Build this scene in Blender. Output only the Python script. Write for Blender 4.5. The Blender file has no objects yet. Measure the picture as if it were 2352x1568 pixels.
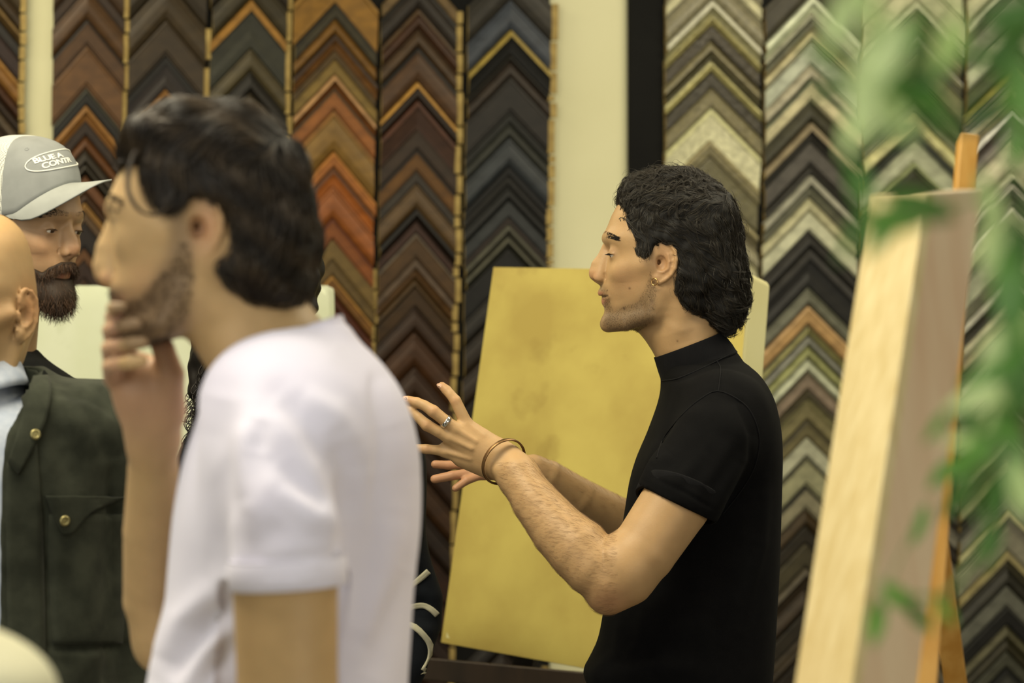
import bpy, math, random
import numpy as np
from mathutils import Vector, Matrix, noise
from mathutils.bvhtree import BVHTree

random.seed(7); RNG = np.random.default_rng(7)
SC = bpy.context.scene
COL = SC.collection

# ------------------------------------------------------------------ camera, world, lights, exposure
F = 85.0 / 36.0 * 2352.0          # focal length in pixels of a 2352 px wide frame
CX, CY, CZ = 1176.0, 784.0, 1.52  # principal point, camera height
cam_d = bpy.data.cameras.new('camera'); cam = bpy.data.objects.new('camera', cam_d); COL.objects.link(cam)
cam.location = (0, 0, CZ); cam.rotation_euler = (math.pi / 2, 0, 0)
cam_d.lens = 85; cam_d.sensor_width = 36; cam_d.clip_start = 0.05
cam_d.dof.use_dof = True; cam_d.dof.focus_distance = 3.47; cam_d.dof.aperture_fstop = 4.4
SC.camera = cam

world = bpy.data.worlds.new('world'); SC.world = world; world.use_nodes = True
bg = world.node_tree.nodes['Background']
bg.inputs[0].default_value = (1.0, 0.94, 0.76, 1); bg.inputs[1].default_value = 0.27

def area(name, loc, rot, sx, sy, power, col):
    l = bpy.data.lights.new(name, 'AREA'); l.shape = 'RECTANGLE'; l.size = sx; l.size_y = sy
    l.energy = power; l.color = col
    o = bpy.data.objects.new(name, l); COL.objects.link(o); o.location = loc; o.rotation_euler = rot
    return o
WARM = (1.0, 0.90, 0.66)
area('ceiling_lamp_or_fill', (-0.9, 2.6, 2.95), (0.12, 0, 0), 1.3, 0.6, 60, WARM)
area('ceiling_lamp_or_fill', (-0.7, 1.5, 2.9), (0.0, 0, 0), 1.0, 0.5, 12, (1.0, 0.95, 0.84))  # added overhead fill, brightens the shirt of the man in white
area('ceiling_lamp_or_fill', (1.1, 3.4, 2.95), (0.0, 0, 0), 1.3, 0.6, 30, WARM)
area('ceiling_lamp_or_fill', (-1.5, 4.6, 2.95), (0.15, 0, 0), 1.3, 0.6, 26, WARM)
area('ceiling_lamp_or_fill', (1.3, 5.0, 2.95), (0.2, 0, 0), 1.3, 0.6, 26, WARM)
# soft light from behind the camera: added fill at right, shop window at left
area('window_or_fill_light', (2.4, -0.8, 1.8), (math.radians(82), 0, math.radians(28)), 2.2, 1.6, 42, (1.0, 0.97, 0.86))  # added to brighten the pinkish face of the tall panel
area('window_or_fill_light', (-2.2, -0.6, 1.9), (math.radians(80), 0, math.radians(-32)), 2.4, 1.8, 48, (1.0, 0.97, 0.86))

SC.view_settings.view_transform = 'Standard'; SC.view_settings.look = 'None'
SC.view_settings.gamma = 1.0; SC.view_settings.use_curve_mapping = False
SC.view_settings.exposure = 0.0

# ------------------------------------------------------------------ helpers
def P(px, py, d):
    """photograph pixel + distance -> world point"""
    return np.array([(px - CX) * d / F, d, CZ - (py - CY) * d / F])

def srgb(h, k=1.0):
    if isinstance(h, str): c = [int(h[i:i + 2], 16) / 255 for i in (0, 2, 4)]
    else: c = [v / 255 for v in h]
    return tuple((v / 12.92 if v <= 0.04045 else ((v + 0.055) / 1.055) ** 2.4) * k for v in c)

def node_mat(name, build):
    m = bpy.data.materials.new(name); m.use_nodes = True
    nt = m.node_tree; b = nt.nodes['Principled BSDF']
    build(nt, b); return m

def N(nt, t, **kw):
    n = nt.nodes.new(t)
    for k, v in kw.items(): setattr(n, k, v)
    return n

def noise_mix(nt, scale, c1, c2, detail=4, lo=0.35, hi=0.65, coord='Object', sc3=None):
    tc = N(nt, 'ShaderNodeTexCoord'); nz = N(nt, 'ShaderNodeTexNoise')
    nz.inputs['Scale'].default_value = scale; nz.inputs['Detail'].default_value = detail
    if sc3:
        mp = N(nt, 'ShaderNodeMapping'); mp.inputs['Scale'].default_value = sc3
        nt.links.new(tc.outputs[coord], mp.inputs[0]); nt.links.new(mp.outputs[0], nz.inputs['Vector'])
    else: nt.links.new(tc.outputs[coord], nz.inputs['Vector'])
    r = N(nt, 'ShaderNodeValToRGB'); r.color_ramp.elements[0].position = lo; r.color_ramp.elements[1].position = hi
    r.color_ramp.elements[0].color = (*c1, 1); r.color_ramp.elements[1].color = (*c2, 1)
    nt.links.new(nz.outputs['Fac'], r.inputs[0]); return r, nz

def bump(nt, b, src, strength, dist):
    bp = N(nt, 'ShaderNodeBump'); bp.inputs['Strength'].default_value = strength; bp.inputs['Distance'].default_value = dist
    nt.links.new(src, bp.inputs['Height']); nt.links.new(bp.outputs[0], b.inputs['Normal'])

def simple(name, c1, c2=None, scale=6, rough=0.6, metal=0.0, bmp=0.0, bscale=None, bdist=0.001, sc3=None, spec=0.5, sheen=0.0):
    c2 = c2 or c1
    def f(nt, b):
        r, nz = noise_mix(nt, scale, c1, c2, sc3=sc3)
        nt.links.new(r.outputs[0], b.inputs['Base Color'])
        b.inputs['Roughness'].default_value = rough; b.inputs['Metallic'].default_value = metal
        b.inputs['Specular IOR Level'].default_value = spec
        if sheen: b.inputs['Sheen Weight'].default_value = sheen; b.inputs['Sheen Roughness'].default_value = 0.4
        if bmp:
            _, n2 = noise_mix(nt, bscale or scale * 8, c1, c1, sc3=sc3); bump(nt, b, n2.outputs['Fac'], bmp, bdist)
    return node_mat(name, f)

def attr_mat(name, rough=0.5, grain=0.25, gscale=60, sss=0.0, bmp=0.0, bscale=300, bdist=0.0005, spec=0.5, metal=0.0, sc3=None, sheen=0.0, ssr=(1, .35, .2)):
    """base colour from the mesh's own colour attribute, broken up by fine noise"""
    def f(nt, b):
        a = N(nt, 'ShaderNodeVertexColor'); a.layer_name = 'Col'
        r, nz = noise_mix(nt, gscale, (1 - grain,) * 3, (1, 1, 1), lo=0.3, hi=0.7, sc3=sc3)
        mx = N(nt, 'ShaderNodeMix', data_type='RGBA', blend_type='MULTIPLY'); mx.inputs[0].default_value = 1
        nt.links.new(a.outputs[0], mx.inputs[6]); nt.links.new(r.outputs[0], mx.inputs[7])
        nt.links.new(mx.outputs[2], b.inputs['Base Color'])
        b.inputs['Roughness'].default_value = rough; b.inputs['Metallic'].default_value = metal
        b.inputs['Specular IOR Level'].default_value = spec
        if sss:
            b.inputs['Subsurface Weight'].default_value = sss; b.inputs['Subsurface Scale'].default_value = 0.006
            b.inputs['Subsurface Radius'].default_value = ssr
        if sheen: b.inputs['Sheen Weight'].default_value = sheen
        if bmp:
            _, n2 = noise_mix(nt, bscale, (0,) * 3, (1,) * 3, sc3=sc3); bump(nt, b, n2.outputs['Fac'], bmp, bdist)
    return node_mat(name, f)

def mesh_obj(name, V, Fc, mat, parent=None, smooth=True, colors=None, cdomain='POINT'):
    me = bpy.data.meshes.new(name)
    V = np.asarray(V, dtype=np.float64)
    q = parent
    while q is not None: V = V - np.array(q.location); q = q.parent
    if isinstance(Fc, np.ndarray):
        n, k = Fc.shape
        me.vertices.add(len(V)); me.vertices.foreach_set('co', V.astype(np.float32).ravel())
        me.loops.add(n * k); me.loops.foreach_set('vertex_index', Fc.astype(np.int32).ravel())
        me.polygons.add(n); me.polygons.foreach_set('loop_start', np.arange(0, n * k, k, dtype=np.int32))
        me.update(calc_edges=True); me.validate()
    else:
        me.from_pydata(V.tolist(), [], [list(f) for f in Fc])
    if smooth: me.polygons.foreach_set('use_smooth', [True] * len(me.polygons))
    if mat is not None: me.materials.append(mat)
    if colors is not None:
        ca = me.color_attributes.new('Col', 'FLOAT_COLOR', cdomain)
        c = np.ones((len(ca.data), 4), np.float32); c[:, :3] = np.asarray(colors)[:len(ca.data)]
        ca.data.foreach_set('color', c.ravel())
    me.update()
    o = bpy.data.objects.new(name, me); COL.objects.link(o)
    if parent is not None: o.parent = parent
    return o

def tag(o, label=None, cat=None, group=None, kind=None):
    if label: o['label'] = label
    if cat: o['category'] = cat
    if group: o['group'] = group
    if kind: o['kind'] = kind
    return o

def thing(name, label, cat, loc=(0, 0, 0), group=None):
    o = bpy.data.objects.new(name, None); COL.objects.link(o); o.location = tuple(float(v) for v in loc)
    o.empty_display_size = 0.05
    return tag(o, label, cat, group)

BOXF = [(0, 1, 3, 2), (4, 6, 7, 5), (0, 4, 5, 1), (2, 3, 7, 6), (0, 2, 6, 4), (1, 5, 7, 3)]
def hexa(name, pts8, mat, parent=None, smooth=False, bevel=0.0, colors=None):
    """pts8 ordered (i,j,k) binary: index = 4i+2j+k"""
    o = mesh_obj(name, pts8, BOXF, mat, parent, smooth)
    import bmesh
    bm = bmesh.new(); bm.from_mesh(o.data); bmesh.ops.recalc_face_normals(bm, faces=bm.faces)
    if bevel: bmesh.ops.bevel(bm, geom=bm.edges[:], offset=bevel, segments=3, affect='EDGES', profile=0.5)
    bm.to_mesh(o.data); bm.free(); return o
def box(name, lo, hi, mat, parent=None, bevel=0.0):
    return hexa(name, [(x, y, z) for x in (lo[0], hi[0]) for y in (lo[1], hi[1]) for z in (lo[2], hi[2])], mat, parent, bevel=bevel)
def beam(name, p1, p2, w, h, mat, parent=None, bevel=0.002, side=(1, 0, 0)):
    p1 = np.array(p1, float); p2 = np.array(p2, float); d = (p2 - p1) / np.linalg.norm(p2 - p1)
    s = np.array(side, float); s -= d * s.dot(d); s /= np.linalg.norm(s); t = np.cross(d, s)
    return hexa(name, [p + s * a * w / 2 + t * b * h / 2 for p in (p1, p2) for a in (-1, 1) for b in (-1, 1)], mat, parent, bevel=bevel)

def tubes(strands, sides=3):
    """list of (pts(N,3), radii(N)) -> V, quads  (vectorised over strands of equal length)"""
    Vs, Fs, off = [], [], 0
    byn = {}
    for s in strands: byn.setdefault(len(s[0]), []).append(s)
    for n, ss in byn.items():
        Pn = np.array([s[0] for s in ss]); R = np.array([s[1] for s in ss])
        T = np.gradient(Pn, axis=1); T /= np.linalg.norm(T, axis=2, keepdims=True) + 1e-9
        up = np.array([0.31, 0.27, 0.91]); A = np.cross(T, up); A /= np.linalg.norm(A, axis=2, keepdims=True) + 1e-9
        B = np.cross(T, A)
        ring = []
        for k in range(sides):
            th = 2 * math.pi * k / sides
            ring.append(Pn + (A * math.cos(th) + B * math.sin(th)) * R[:, :, None])
        V = np.stack(ring, axis=2)                       # S,n,sides,3
        S = len(ss); Vs.append(V.reshape(-1, 3))
        idx = np.arange(S * n * sides).reshape(S, n, sides) + off
        a = idx[:, :-1, :]; b = np.roll(a, -1, axis=2); c = idx[:, 1:, :]; d = np.roll(c, -1, axis=2)
        Fs.append(np.stack([a, b, d, c], axis=-1).reshape(-1, 4)); off += S * n * sides
    return np.concatenate(Vs), np.concatenate(Fs)

# ------------------------------------------------------------------ signed-distance modelling
import openvdb as vdb
class SDF:
    def __init__(s, lo, hi, vox):
        s.v = vox; s.i0 = np.floor(np.array(lo) / vox).astype(int); s.i1 = np.ceil(np.array(hi) / vox).astype(int)
        s.n = s.i1 - s.i0 + 1; s.a = np.full(tuple(s.n), 0.05, np.float32)
    def _sub(s, lo, hi):
        a = np.maximum(np.floor(np.array(lo) / s.v).astype(int) - s.i0, 0)
        b = np.minimum(np.ceil(np.array(hi) / s.v).astype(int) - s.i0 + 1, s.n)
        if (b <= a).any(): return None
        sl = tuple(slice(i, j) for i, j in zip(a, b))
        ax = [((np.arange(i, j) + o) * s.v).astype(np.float32) for i, j, o in zip(a, b, s.i0)]
        return sl, ax[0][:, None, None], ax[1][None, :, None], ax[2][None, None, :]
    def _comb(s, sl, d, k, op):
        cur = s.a[sl]
        if op == 'u':
            h = np.maximum(k - np.abs(cur - d), 0) / k if k > 0 else 0
            s.a[sl] = np.minimum(cur, d) - h * h * k * 0.25
        elif op == 's':
            h = np.maximum(k - np.abs(cur + d), 0) / k if k > 0 else 0
            s.a[sl] = np.maximum(cur, -d) + h * h * k * 0.25
        else:
            h = np.maximum(k - np.abs(cur - d), 0) / k if k > 0 else 0
            s.a[sl] = np.maximum(cur, d) + h * h * k * 0.25
    def cone(s, p1, p2, r1, r2, k=0.004, op='u', flat=None, fs=1.0):
        """tapered capsule; flat = direction squashed to fs of its radius"""
        p1 = np.array(p1, float); p2 = np.array(p2, float); m = max(r1, r2) + k + 0.012
        q = s._sub(np.minimum(p1, p2) - m, np.maximum(p1, p2) + m)
        if q is None: return
        sl, X, Y, Z = q
        ba = p2 - p1
        def warp(x, y, z):
            if flat is None: return x, y, z
            w = (x * flat[0] + y * flat[1] + z * flat[2]) * (1 / fs - 1)
            return x + flat[0] * w, y + flat[1] * w, z + flat[2] * w
        x, y, z = warp(X - p1[0], Y - p1[1], Z - p1[2])
        if flat is not None: ba = np.array(warp(*ba))
        L = float(ba.dot(ba)) + 1e-12
        t = np.clip((x * ba[0] + y * ba[1] + z * ba[2]) / L, 0, 1)
        d = np.sqrt((x - t * ba[0]) ** 2 + (y - t * ba[1]) ** 2 + (z - t * ba[2]) ** 2) - (r1 + (r2 - r1) * t)
        if flat is not None: d = d * (fs if fs < 1 else 1)
        s._comb(sl, d.astype(np.float32), k, op)
    def chain(s, pts, rad, k=0.004, op='u', **kw):
        """connected tapered limbs: joined hard to one another, then blended once into the body"""
        pts = [np.array(q, float) for q in pts]; m = max(rad) + k + 0.012
        q = s._sub(np.min(pts, 0) - m, np.max(pts, 0) + m)
        if q is None: return
        sl = q[0]; keep = s.a[sl].copy(); s.a[sl] = 0.05
        for a, b, r1, r2 in zip(pts[:-1], pts[1:], rad[:-1], rad[1:]): s.cone(a, b, r1, r2, 0.0015, **kw)
        d = s.a[sl].copy(); s.a[sl] = keep; s._comb(sl, d, k, op)
    def ell(s, c, r, axes=None, k=0.004, op='u'):
        c = np.array(c, float); m = max(r) + k + 0.012
        q = s._sub(c - m, c + m)
        if q is None: return
        sl, X, Y, Z = q
        A = np.eye(3) if axes is None else np.array(axes, float)
        x, y, z = X - c[0], Y - c[1], Z - c[2]
        u = [(x * A[i][0] + y * A[i][1] + z * A[i][2]) / r[i] for i in range(3)]
        k0 = np.sqrt(u[0] ** 2 + u[1] ** 2 + u[2] ** 2)
        k1 = np.sqrt((u[0] / r[0]) ** 2 + (u[1] / r[1]) ** 2 + (u[2] / r[2]) ** 2) + 1e-9
        s._comb(sl, (k0 * (k0 - 1) / k1).astype(np.float32), k, op)
    def mesh_in(s, V, Q, k=0.004, op='u', off=0.0, half=9):
        V = np.asarray(V, np.float32); Q = np.asarray(Q, np.int32)
        T = np.concatenate([Q[:, [0, 1, 2]], Q[:, [0, 2, 3]]]).astype(np.uint32)
        g = vdb.FloatGrid.createLevelSetFromPolygons(V, triangles=T, transform=vdb.createLinearTransform(s.v), halfWidth=half)
        arr = np.full(tuple(s.n), 0.05, np.float32)
        g.copyToArray(arr, ijk=tuple(int(v) for v in s.i0))
        s._comb((slice(None),) * 3, arr - off, k, op)
        return arr
    def coords(s):
        return np.meshgrid(*[((np.arange(n) + o) * s.v).astype(np.float32) for n, o in zip(s.n, s.i0)], indexing='ij', sparse=True)
    def mesh(s, smooth=2):
        g = vdb.FloatGrid(background=0.05)
        b = min(6 * s.v, 0.02)
        a = np.clip(s.a, -b, b)
        a[0] = b; a[-1] = b; a[:, 0] = b; a[:, -1] = b; a[:, :, 0] = b; a[:, :, -1] = b
        g = vdb.FloatGrid(background=b); g.copyFromArray(a, tolerance=0.0)
        V, Q = g.convertToQuads(isovalue=0.0)
        V = (V + s.i0) * s.v
        Q = Q.astype(np.int64)
        for _ in range(smooth):
            acc = np.zeros_like(V); cnt = np.zeros(len(V))
            for i in range(4):
                np.add.at(acc, Q[:, i], V[Q[:, (i + 1) % 4]]); np.add.at(cnt, Q[:, i], 1)
                np.add.at(acc, Q[:, i], V[Q[:, (i + 3) % 4]]); np.add.at(cnt, Q[:, i], 1)
            V = V * 0.5 + 0.5 * acc / np.maximum(cnt, 1)[:, None]
        s.a = None
        return V, Q

def normals(V, Q):
    n = np.cross(V[Q[:, 2]] - V[Q[:, 0]], V[Q[:, 3]] - V[Q[:, 1]])
    out = np.zeros_like(V)
    for i in range(4): np.add.at(out, Q[:, i], n)
    return out / (np.linalg.norm(out, axis=1, keepdims=True) + 1e-12)

def segdist(V, a, b):
    a = np.array(a); b = np.array(b); ba = b - a
    t = np.clip(((V - a) @ ba) / (ba @ ba + 1e-12), 0, 1)
    return np.linalg.norm(V - a - t[:, None] * ba, axis=1), t

def fold(V, Nn, folds):
    """raise (or sink) soft ridges along 3-D polylines: (points, height, width)"""
    D = np.zeros(len(V))
    for pts, amp, w in folds:
        dm = np.full(len(V), 9.0); tt = np.zeros(len(V)); n = len(pts) - 1
        for i in range(n):
            d, t = segdist(V, pts[i], pts[i + 1]); m = d < dm
            dm[m] = d[m]; tt[m] = (i + t[m]) / n
        D += amp * np.exp(-dm ** 2 / (2 * w * w)) * (0.25 + 0.75 * np.sin(np.clip(tt, 0.02, 0.98) * math.pi) ** 0.6)
    return V + Nn * D[:, None]

def loft(rows, nseg=72, caps=True):
    """rows: list of (centre, axisA vec, axisB vec, expo) superellipse rings, top to bottom"""
    V = []
    th = np.linspace(0, 2 * math.pi, nseg, endpoint=False)
    for c, A, B, e in rows:
        ca, sa = np.cos(th), np.sin(th)
        a = np.sign(ca) * np.abs(ca) ** (2 / e); b = np.sign(sa) * np.abs(sa) ** (2 / e)
        V.append(np.array(c)[None] + a[:, None] * np.array(A)[None] + b[:, None] * np.array(B)[None])
    n = len(rows); V = np.concatenate(V)
    Q = []
    for i in range(n - 1):
        for j in range(nseg):
            k = (j + 1) % nseg
            Q.append((i * nseg + j, i * nseg + k, (i + 1) * nseg + k, (i + 1) * nseg + j))
    V = np.vstack([V, V[:nseg].mean(0), V[-nseg:].mean(0)])
    t, b = n * nseg, n * nseg + 1
    for j in range(nseg):
        k = (j + 1) % nseg
        Q.append((t, k, j, j)); Q.append((b, (n - 1) * nseg + j, (n - 1) * nseg + k, (n - 1) * nseg + k))
    Q = np.array(Q)
    # outward orientation
    c = V.mean(0); nn = np.cross(V[Q[:, 2]] - V[Q[:, 0]], V[Q[:, 1]] - V[Q[:, 0]])
    if (nn * (V[Q[:, 0]] - c)).sum() > 0: Q = Q[:, ::-1]
    return V, Q

def resample(rows, n):
    """smoothly interpolate rows of numbers (Catmull-Rom)"""
    R = np.array(rows, float); m = len(R); out = []
    for t in np.linspace(0, m - 1 - 1e-6, n):
        i = int(t); f = t - i
        p0, p1, p2, p3 = R[max(i - 1, 0)], R[i], R[i + 1], R[min(i + 2, m - 1)]
        out.append(0.5 * (2 * p1 + (p2 - p0) * f + (2 * p0 - 5 * p1 + 4 * p2 - p3) * f * f + (3 * p1 - p0 - 3 * p2 + p3) * f ** 3))
    return np.array(out)

def polysdf(poly, X, Y):
    """signed distance to polygon, negative inside"""
    pts = np.array(poly, np.float32); n = len(pts)
    d = np.full(X.shape, 1e9, np.float32); inside = np.zeros(X.shape, bool)
    for i in range(n):
        a = pts[i]; b = pts[(i + 1) % n]; e = b - a
        wx, wy = X - a[0], Y - a[1]
        t = np.clip((wx * e[0] + wy * e[1]) / (e @ e), 0, 1)
        d = np.minimum(d, (wx - e[0] * t) ** 2 + (wy - e[1] * t) ** 2)
        c = ((a[1] > Y) != (b[1] > Y)) & (X < (b[0] - a[0]) * (Y - a[1]) / (b[1] - a[1] + 1e-9) + a[0])
        inside ^= c
    d = np.sqrt(d); return np.where(inside, -d, d)
# ------------------------------------------------------------------ the setting
YAW = math.radians(15); WT = math.tan(YAW); WY = 5.8
WN = np.array([math.sin(YAW), -math.cos(YAW), 0.0])          # wall normal, towards the room
def W(px, py, h=0.0):
    dx = (px - CX) / F; t = WY / (1 - WT * dx)
    return np.array([dx * t, t, CZ - (py - CY) * t / F]) + WN * h
WTAN = np.array([math.cos(YAW), math.sin(YAW), 0.0])

M_wall = simple('cream_paint', srgb('cfcca6'), srgb('c6c39c'), scale=2.0, rough=0.7, bmp=0.1, bscale=90)
M_floor = simple('grey_concrete', srgb('6a655a'), srgb('7c776a'), scale=3, rough=0.5)
M_ceil = simple('white_ceiling', srgb('cfccc0'), srgb('d6d3c8'), scale=3, rough=0.9)
M_board = simple('black_board', srgb('111110'), srgb('161614'), scale=4, rough=0.9, spec=0.15)
M_mould = attr_mat('frame_moulding', rough=0.5, grain=0.38, gscale=30, bmp=0.25, bscale=120, sc3=(1, 1, 1.6), spec=0.28)
M_ornate = attr_mat('carved_moulding', rough=0.42, grain=0.42, gscale=75, bmp=0.9, bscale=95, bdist=0.004)
M_raw = simple('raw_wood_end', srgb('a08a50'), srgb('86703c'), scale=30, rough=0.8)
M_oak = simple('varnished_beech', srgb('b5822f'), srgb('c8994a'), scale=5, rough=0.45, sc3=(10, 10, 1))
M_dark = simple('dark_stained_wood', srgb('241a10'), srgb('33261a'), scale=6, rough=0.5, sc3=(4, 4, 1))
M_nail = simple('steel', srgb('8a8a86'), rough=0.35, metal=1.0)

wl = -2.9; wr = 3.3
def wallpt(s): return np.array([0, WY, 0]) + WTAN * s
def wallslab(name, s0, s1, z0, z1, h0, h1, mat, parent=None, bevel=0):
    return hexa(name, [wallpt(s) + WN * h + np.array([0, 0, z]) for s in (s0, s1) for h in (h0, h1) for z in (z0, z1)], mat, parent, bevel=bevel)
tag(wallslab('wall_back', wl, wr, 0, 3.0, -0.12, 0, M_wall), kind='structure')
tag(box('floor', (-3.4, -2.0, -0.05), (3.6, 7.2, 0), M_floor), kind='structure')
tag(box('ceiling', (-3.4, 0.6, 3.0), (3.6, 7.2, 3.06), M_ceil), kind='structure')
tag(wallslab('baseboard_back', wl, wr, 0, 0.10, 0, 0.015, M_wall), kind='structure')

def s_of(px): return (W(px, CY) - np.array([0, WY, CZ])) @ WTAN
def board(px0, px1, label):
    b = thing('display_board', label, 'board', W((px0 + px1) / 2, CY, 0))
    b.location.z = 0.1
    wallslab('panel', s_of(px0), s_of(px1), 0.25, 2.85, 0.001, 0.020, M_board, b, bevel=0.002)
board(-260, 50, 'black display board behind the frame corners left of the narrow cream strip')
board(122, 1258, 'black display board between the narrow and the wide cream strips of wall')
board(1440, 2640, 'black display board with a bare strip beside the silver frame corner samples')

# ---- frame corner samples: columns of mitred chevrons hung one under another
ORD = 'first second third fourth fifth sixth seventh eighth ninth tenth eleventh twelfth thirteenth fourteenth fifteenth sixteenth seventeenth eighteenth nineteenth twentieth'.split()
def ordinal(i):
    if i < 20: return ORD[i]
    if i < 29: return 'twenty-' + ORD[i - 20]
    if i == 29: return 'thirtieth'
    return 'thirty-' + ORD[i - 30]
def colour_name(h):
    r, g, b = [int(h[i:i + 2], 16) for i in (0, 2, 4)]
    v = max(r, g, b); s = (v - min(r, g, b)) / max(v, 1)
    if v < 40: return 'black'
    if v < 60: return 'charcoal' if s < 0.35 else 'near-black brown'
    if b >= r: return 'slate blue' if v < 110 else 'blue-grey'
    if s < 0.16: return 'dark grey' if v < 110 else 'silver grey'
    if v < 90: return 'dark brown' if s > 0.36 else 'olive grey'
    if s > 0.58: return 'golden brown' if v < 150 else 'orange brown'
    if v < 150: return 'olive brown' if s > 0.34 else 'grey brown'
    if v < 190: return 'antique gold' if s > 0.4 else 'pale pewter'
    return 'cream' if s > 0.2 else 'pale silver'

# profile stations across a rail: (0..1 from upper to lower edge, height in mm, which colour 0 main 1 lip)
PROFILES = [
    [(0, 6, 1), (0.03, 24, 1), (0.16, 27, 1), (0.20, 22, 0), (0.55, 16, 0), (0.85, 10, 0), (0.97, 9, 0), (1, 4, 0)],
    [(0, 5, 1), (0.03, 14, 1), (0.13, 17, 1), (0.18, 13, 0), (0.45, 22, 0), (0.72, 24, 0), (0.92, 15, 0), (1, 5, 0)],
    [(0, 6, 1), (0.02, 20, 1), (0.10, 22, 1), (0.14, 20, 0), (0.86, 20, 0), (0.90, 12, 0), (0.98, 12, 0), (1, 5, 0)],
    [(0, 6, 1), (0.03, 26, 1), (0.22, 25, 1), (0.26, 15, 0), (0.60, 12, 0), (0.80, 17, 0), (0.96, 15, 0), (1, 5, 0)],
]
def rail(parent, xa, xe, ya, yb, slope, prof, cm, cl, mat, lean, hgt, jit, lipf):
    """one mitred arm: xa the mitre line, xe the outer end (pixels on the wall plane)"""
    V, C, Q = [], [], []
    st = []
    for t, h, c in prof:
        if lipf is not None and 0 < t < 0.3: t = t * lipf / 0.16 if t <= 0.2 else max(t, lipf + 0.08)
        st.append((min(t, 1), h * 0.001 * hgt, c))
    st = sorted(st, key=lambda a: a[0])
    drop = abs(xe - xa) * slope
    for t, h, c in [(0, 0.0, 1)] + st + [(1, 0.0, 0)]:
        y = ya + (yb - ya) * t
        for x, dy in ((xa, 0), (xe, drop)):
            yy = y + dy
            V.append(W(x - lean * yy, yy, 0.021 + h + jit))
    n = len(V) // 2
    for i in range(n - 1): Q.append((2 * i, 2 * i + 1, 2 * i + 3, 2 * i + 2))
    cols = []
    allst = [(0, 0, 1)] + st
    for i in range(n - 1):
        lipface = allst[min(i, len(allst) - 1)][2] == 1 and (allst[min(i + 1, len(allst) - 1)][2] == 1 or i < 2)
        cols.append(cl if lipface else cm)
    capA = list(range(0, 2 * n, 2)); capB = list(range(1, 2 * n, 2))[::-1]
    Fc = [q if xe > xa else q[::-1] for q in Q]
    Fc += [capA, capB, (0, 2 * n - 2, 2 * n - 1, 1)]
    raw = srgb('a28c54')
    cols += [raw, raw, raw]
    o = mesh_obj('rail', V, Fc, mat, parent, smooth=False)
    ca = o.data.color_attributes.new('Col', 'FLOAT_COLOR', 'CORNER')
    k = 0
    for p in o.data.polygons:
        for _ in p.loop_indices:
            ca.data[k].color = (*cols[p.index], 1); k += 1
    import bmesh
    bm = bmesh.new(); bm.from_mesh(o.data); bmesh.ops.recalc_face_normals(bm, faces=bm.faces); bm.to_mesh(o.data); bm.free()
    return o

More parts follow.
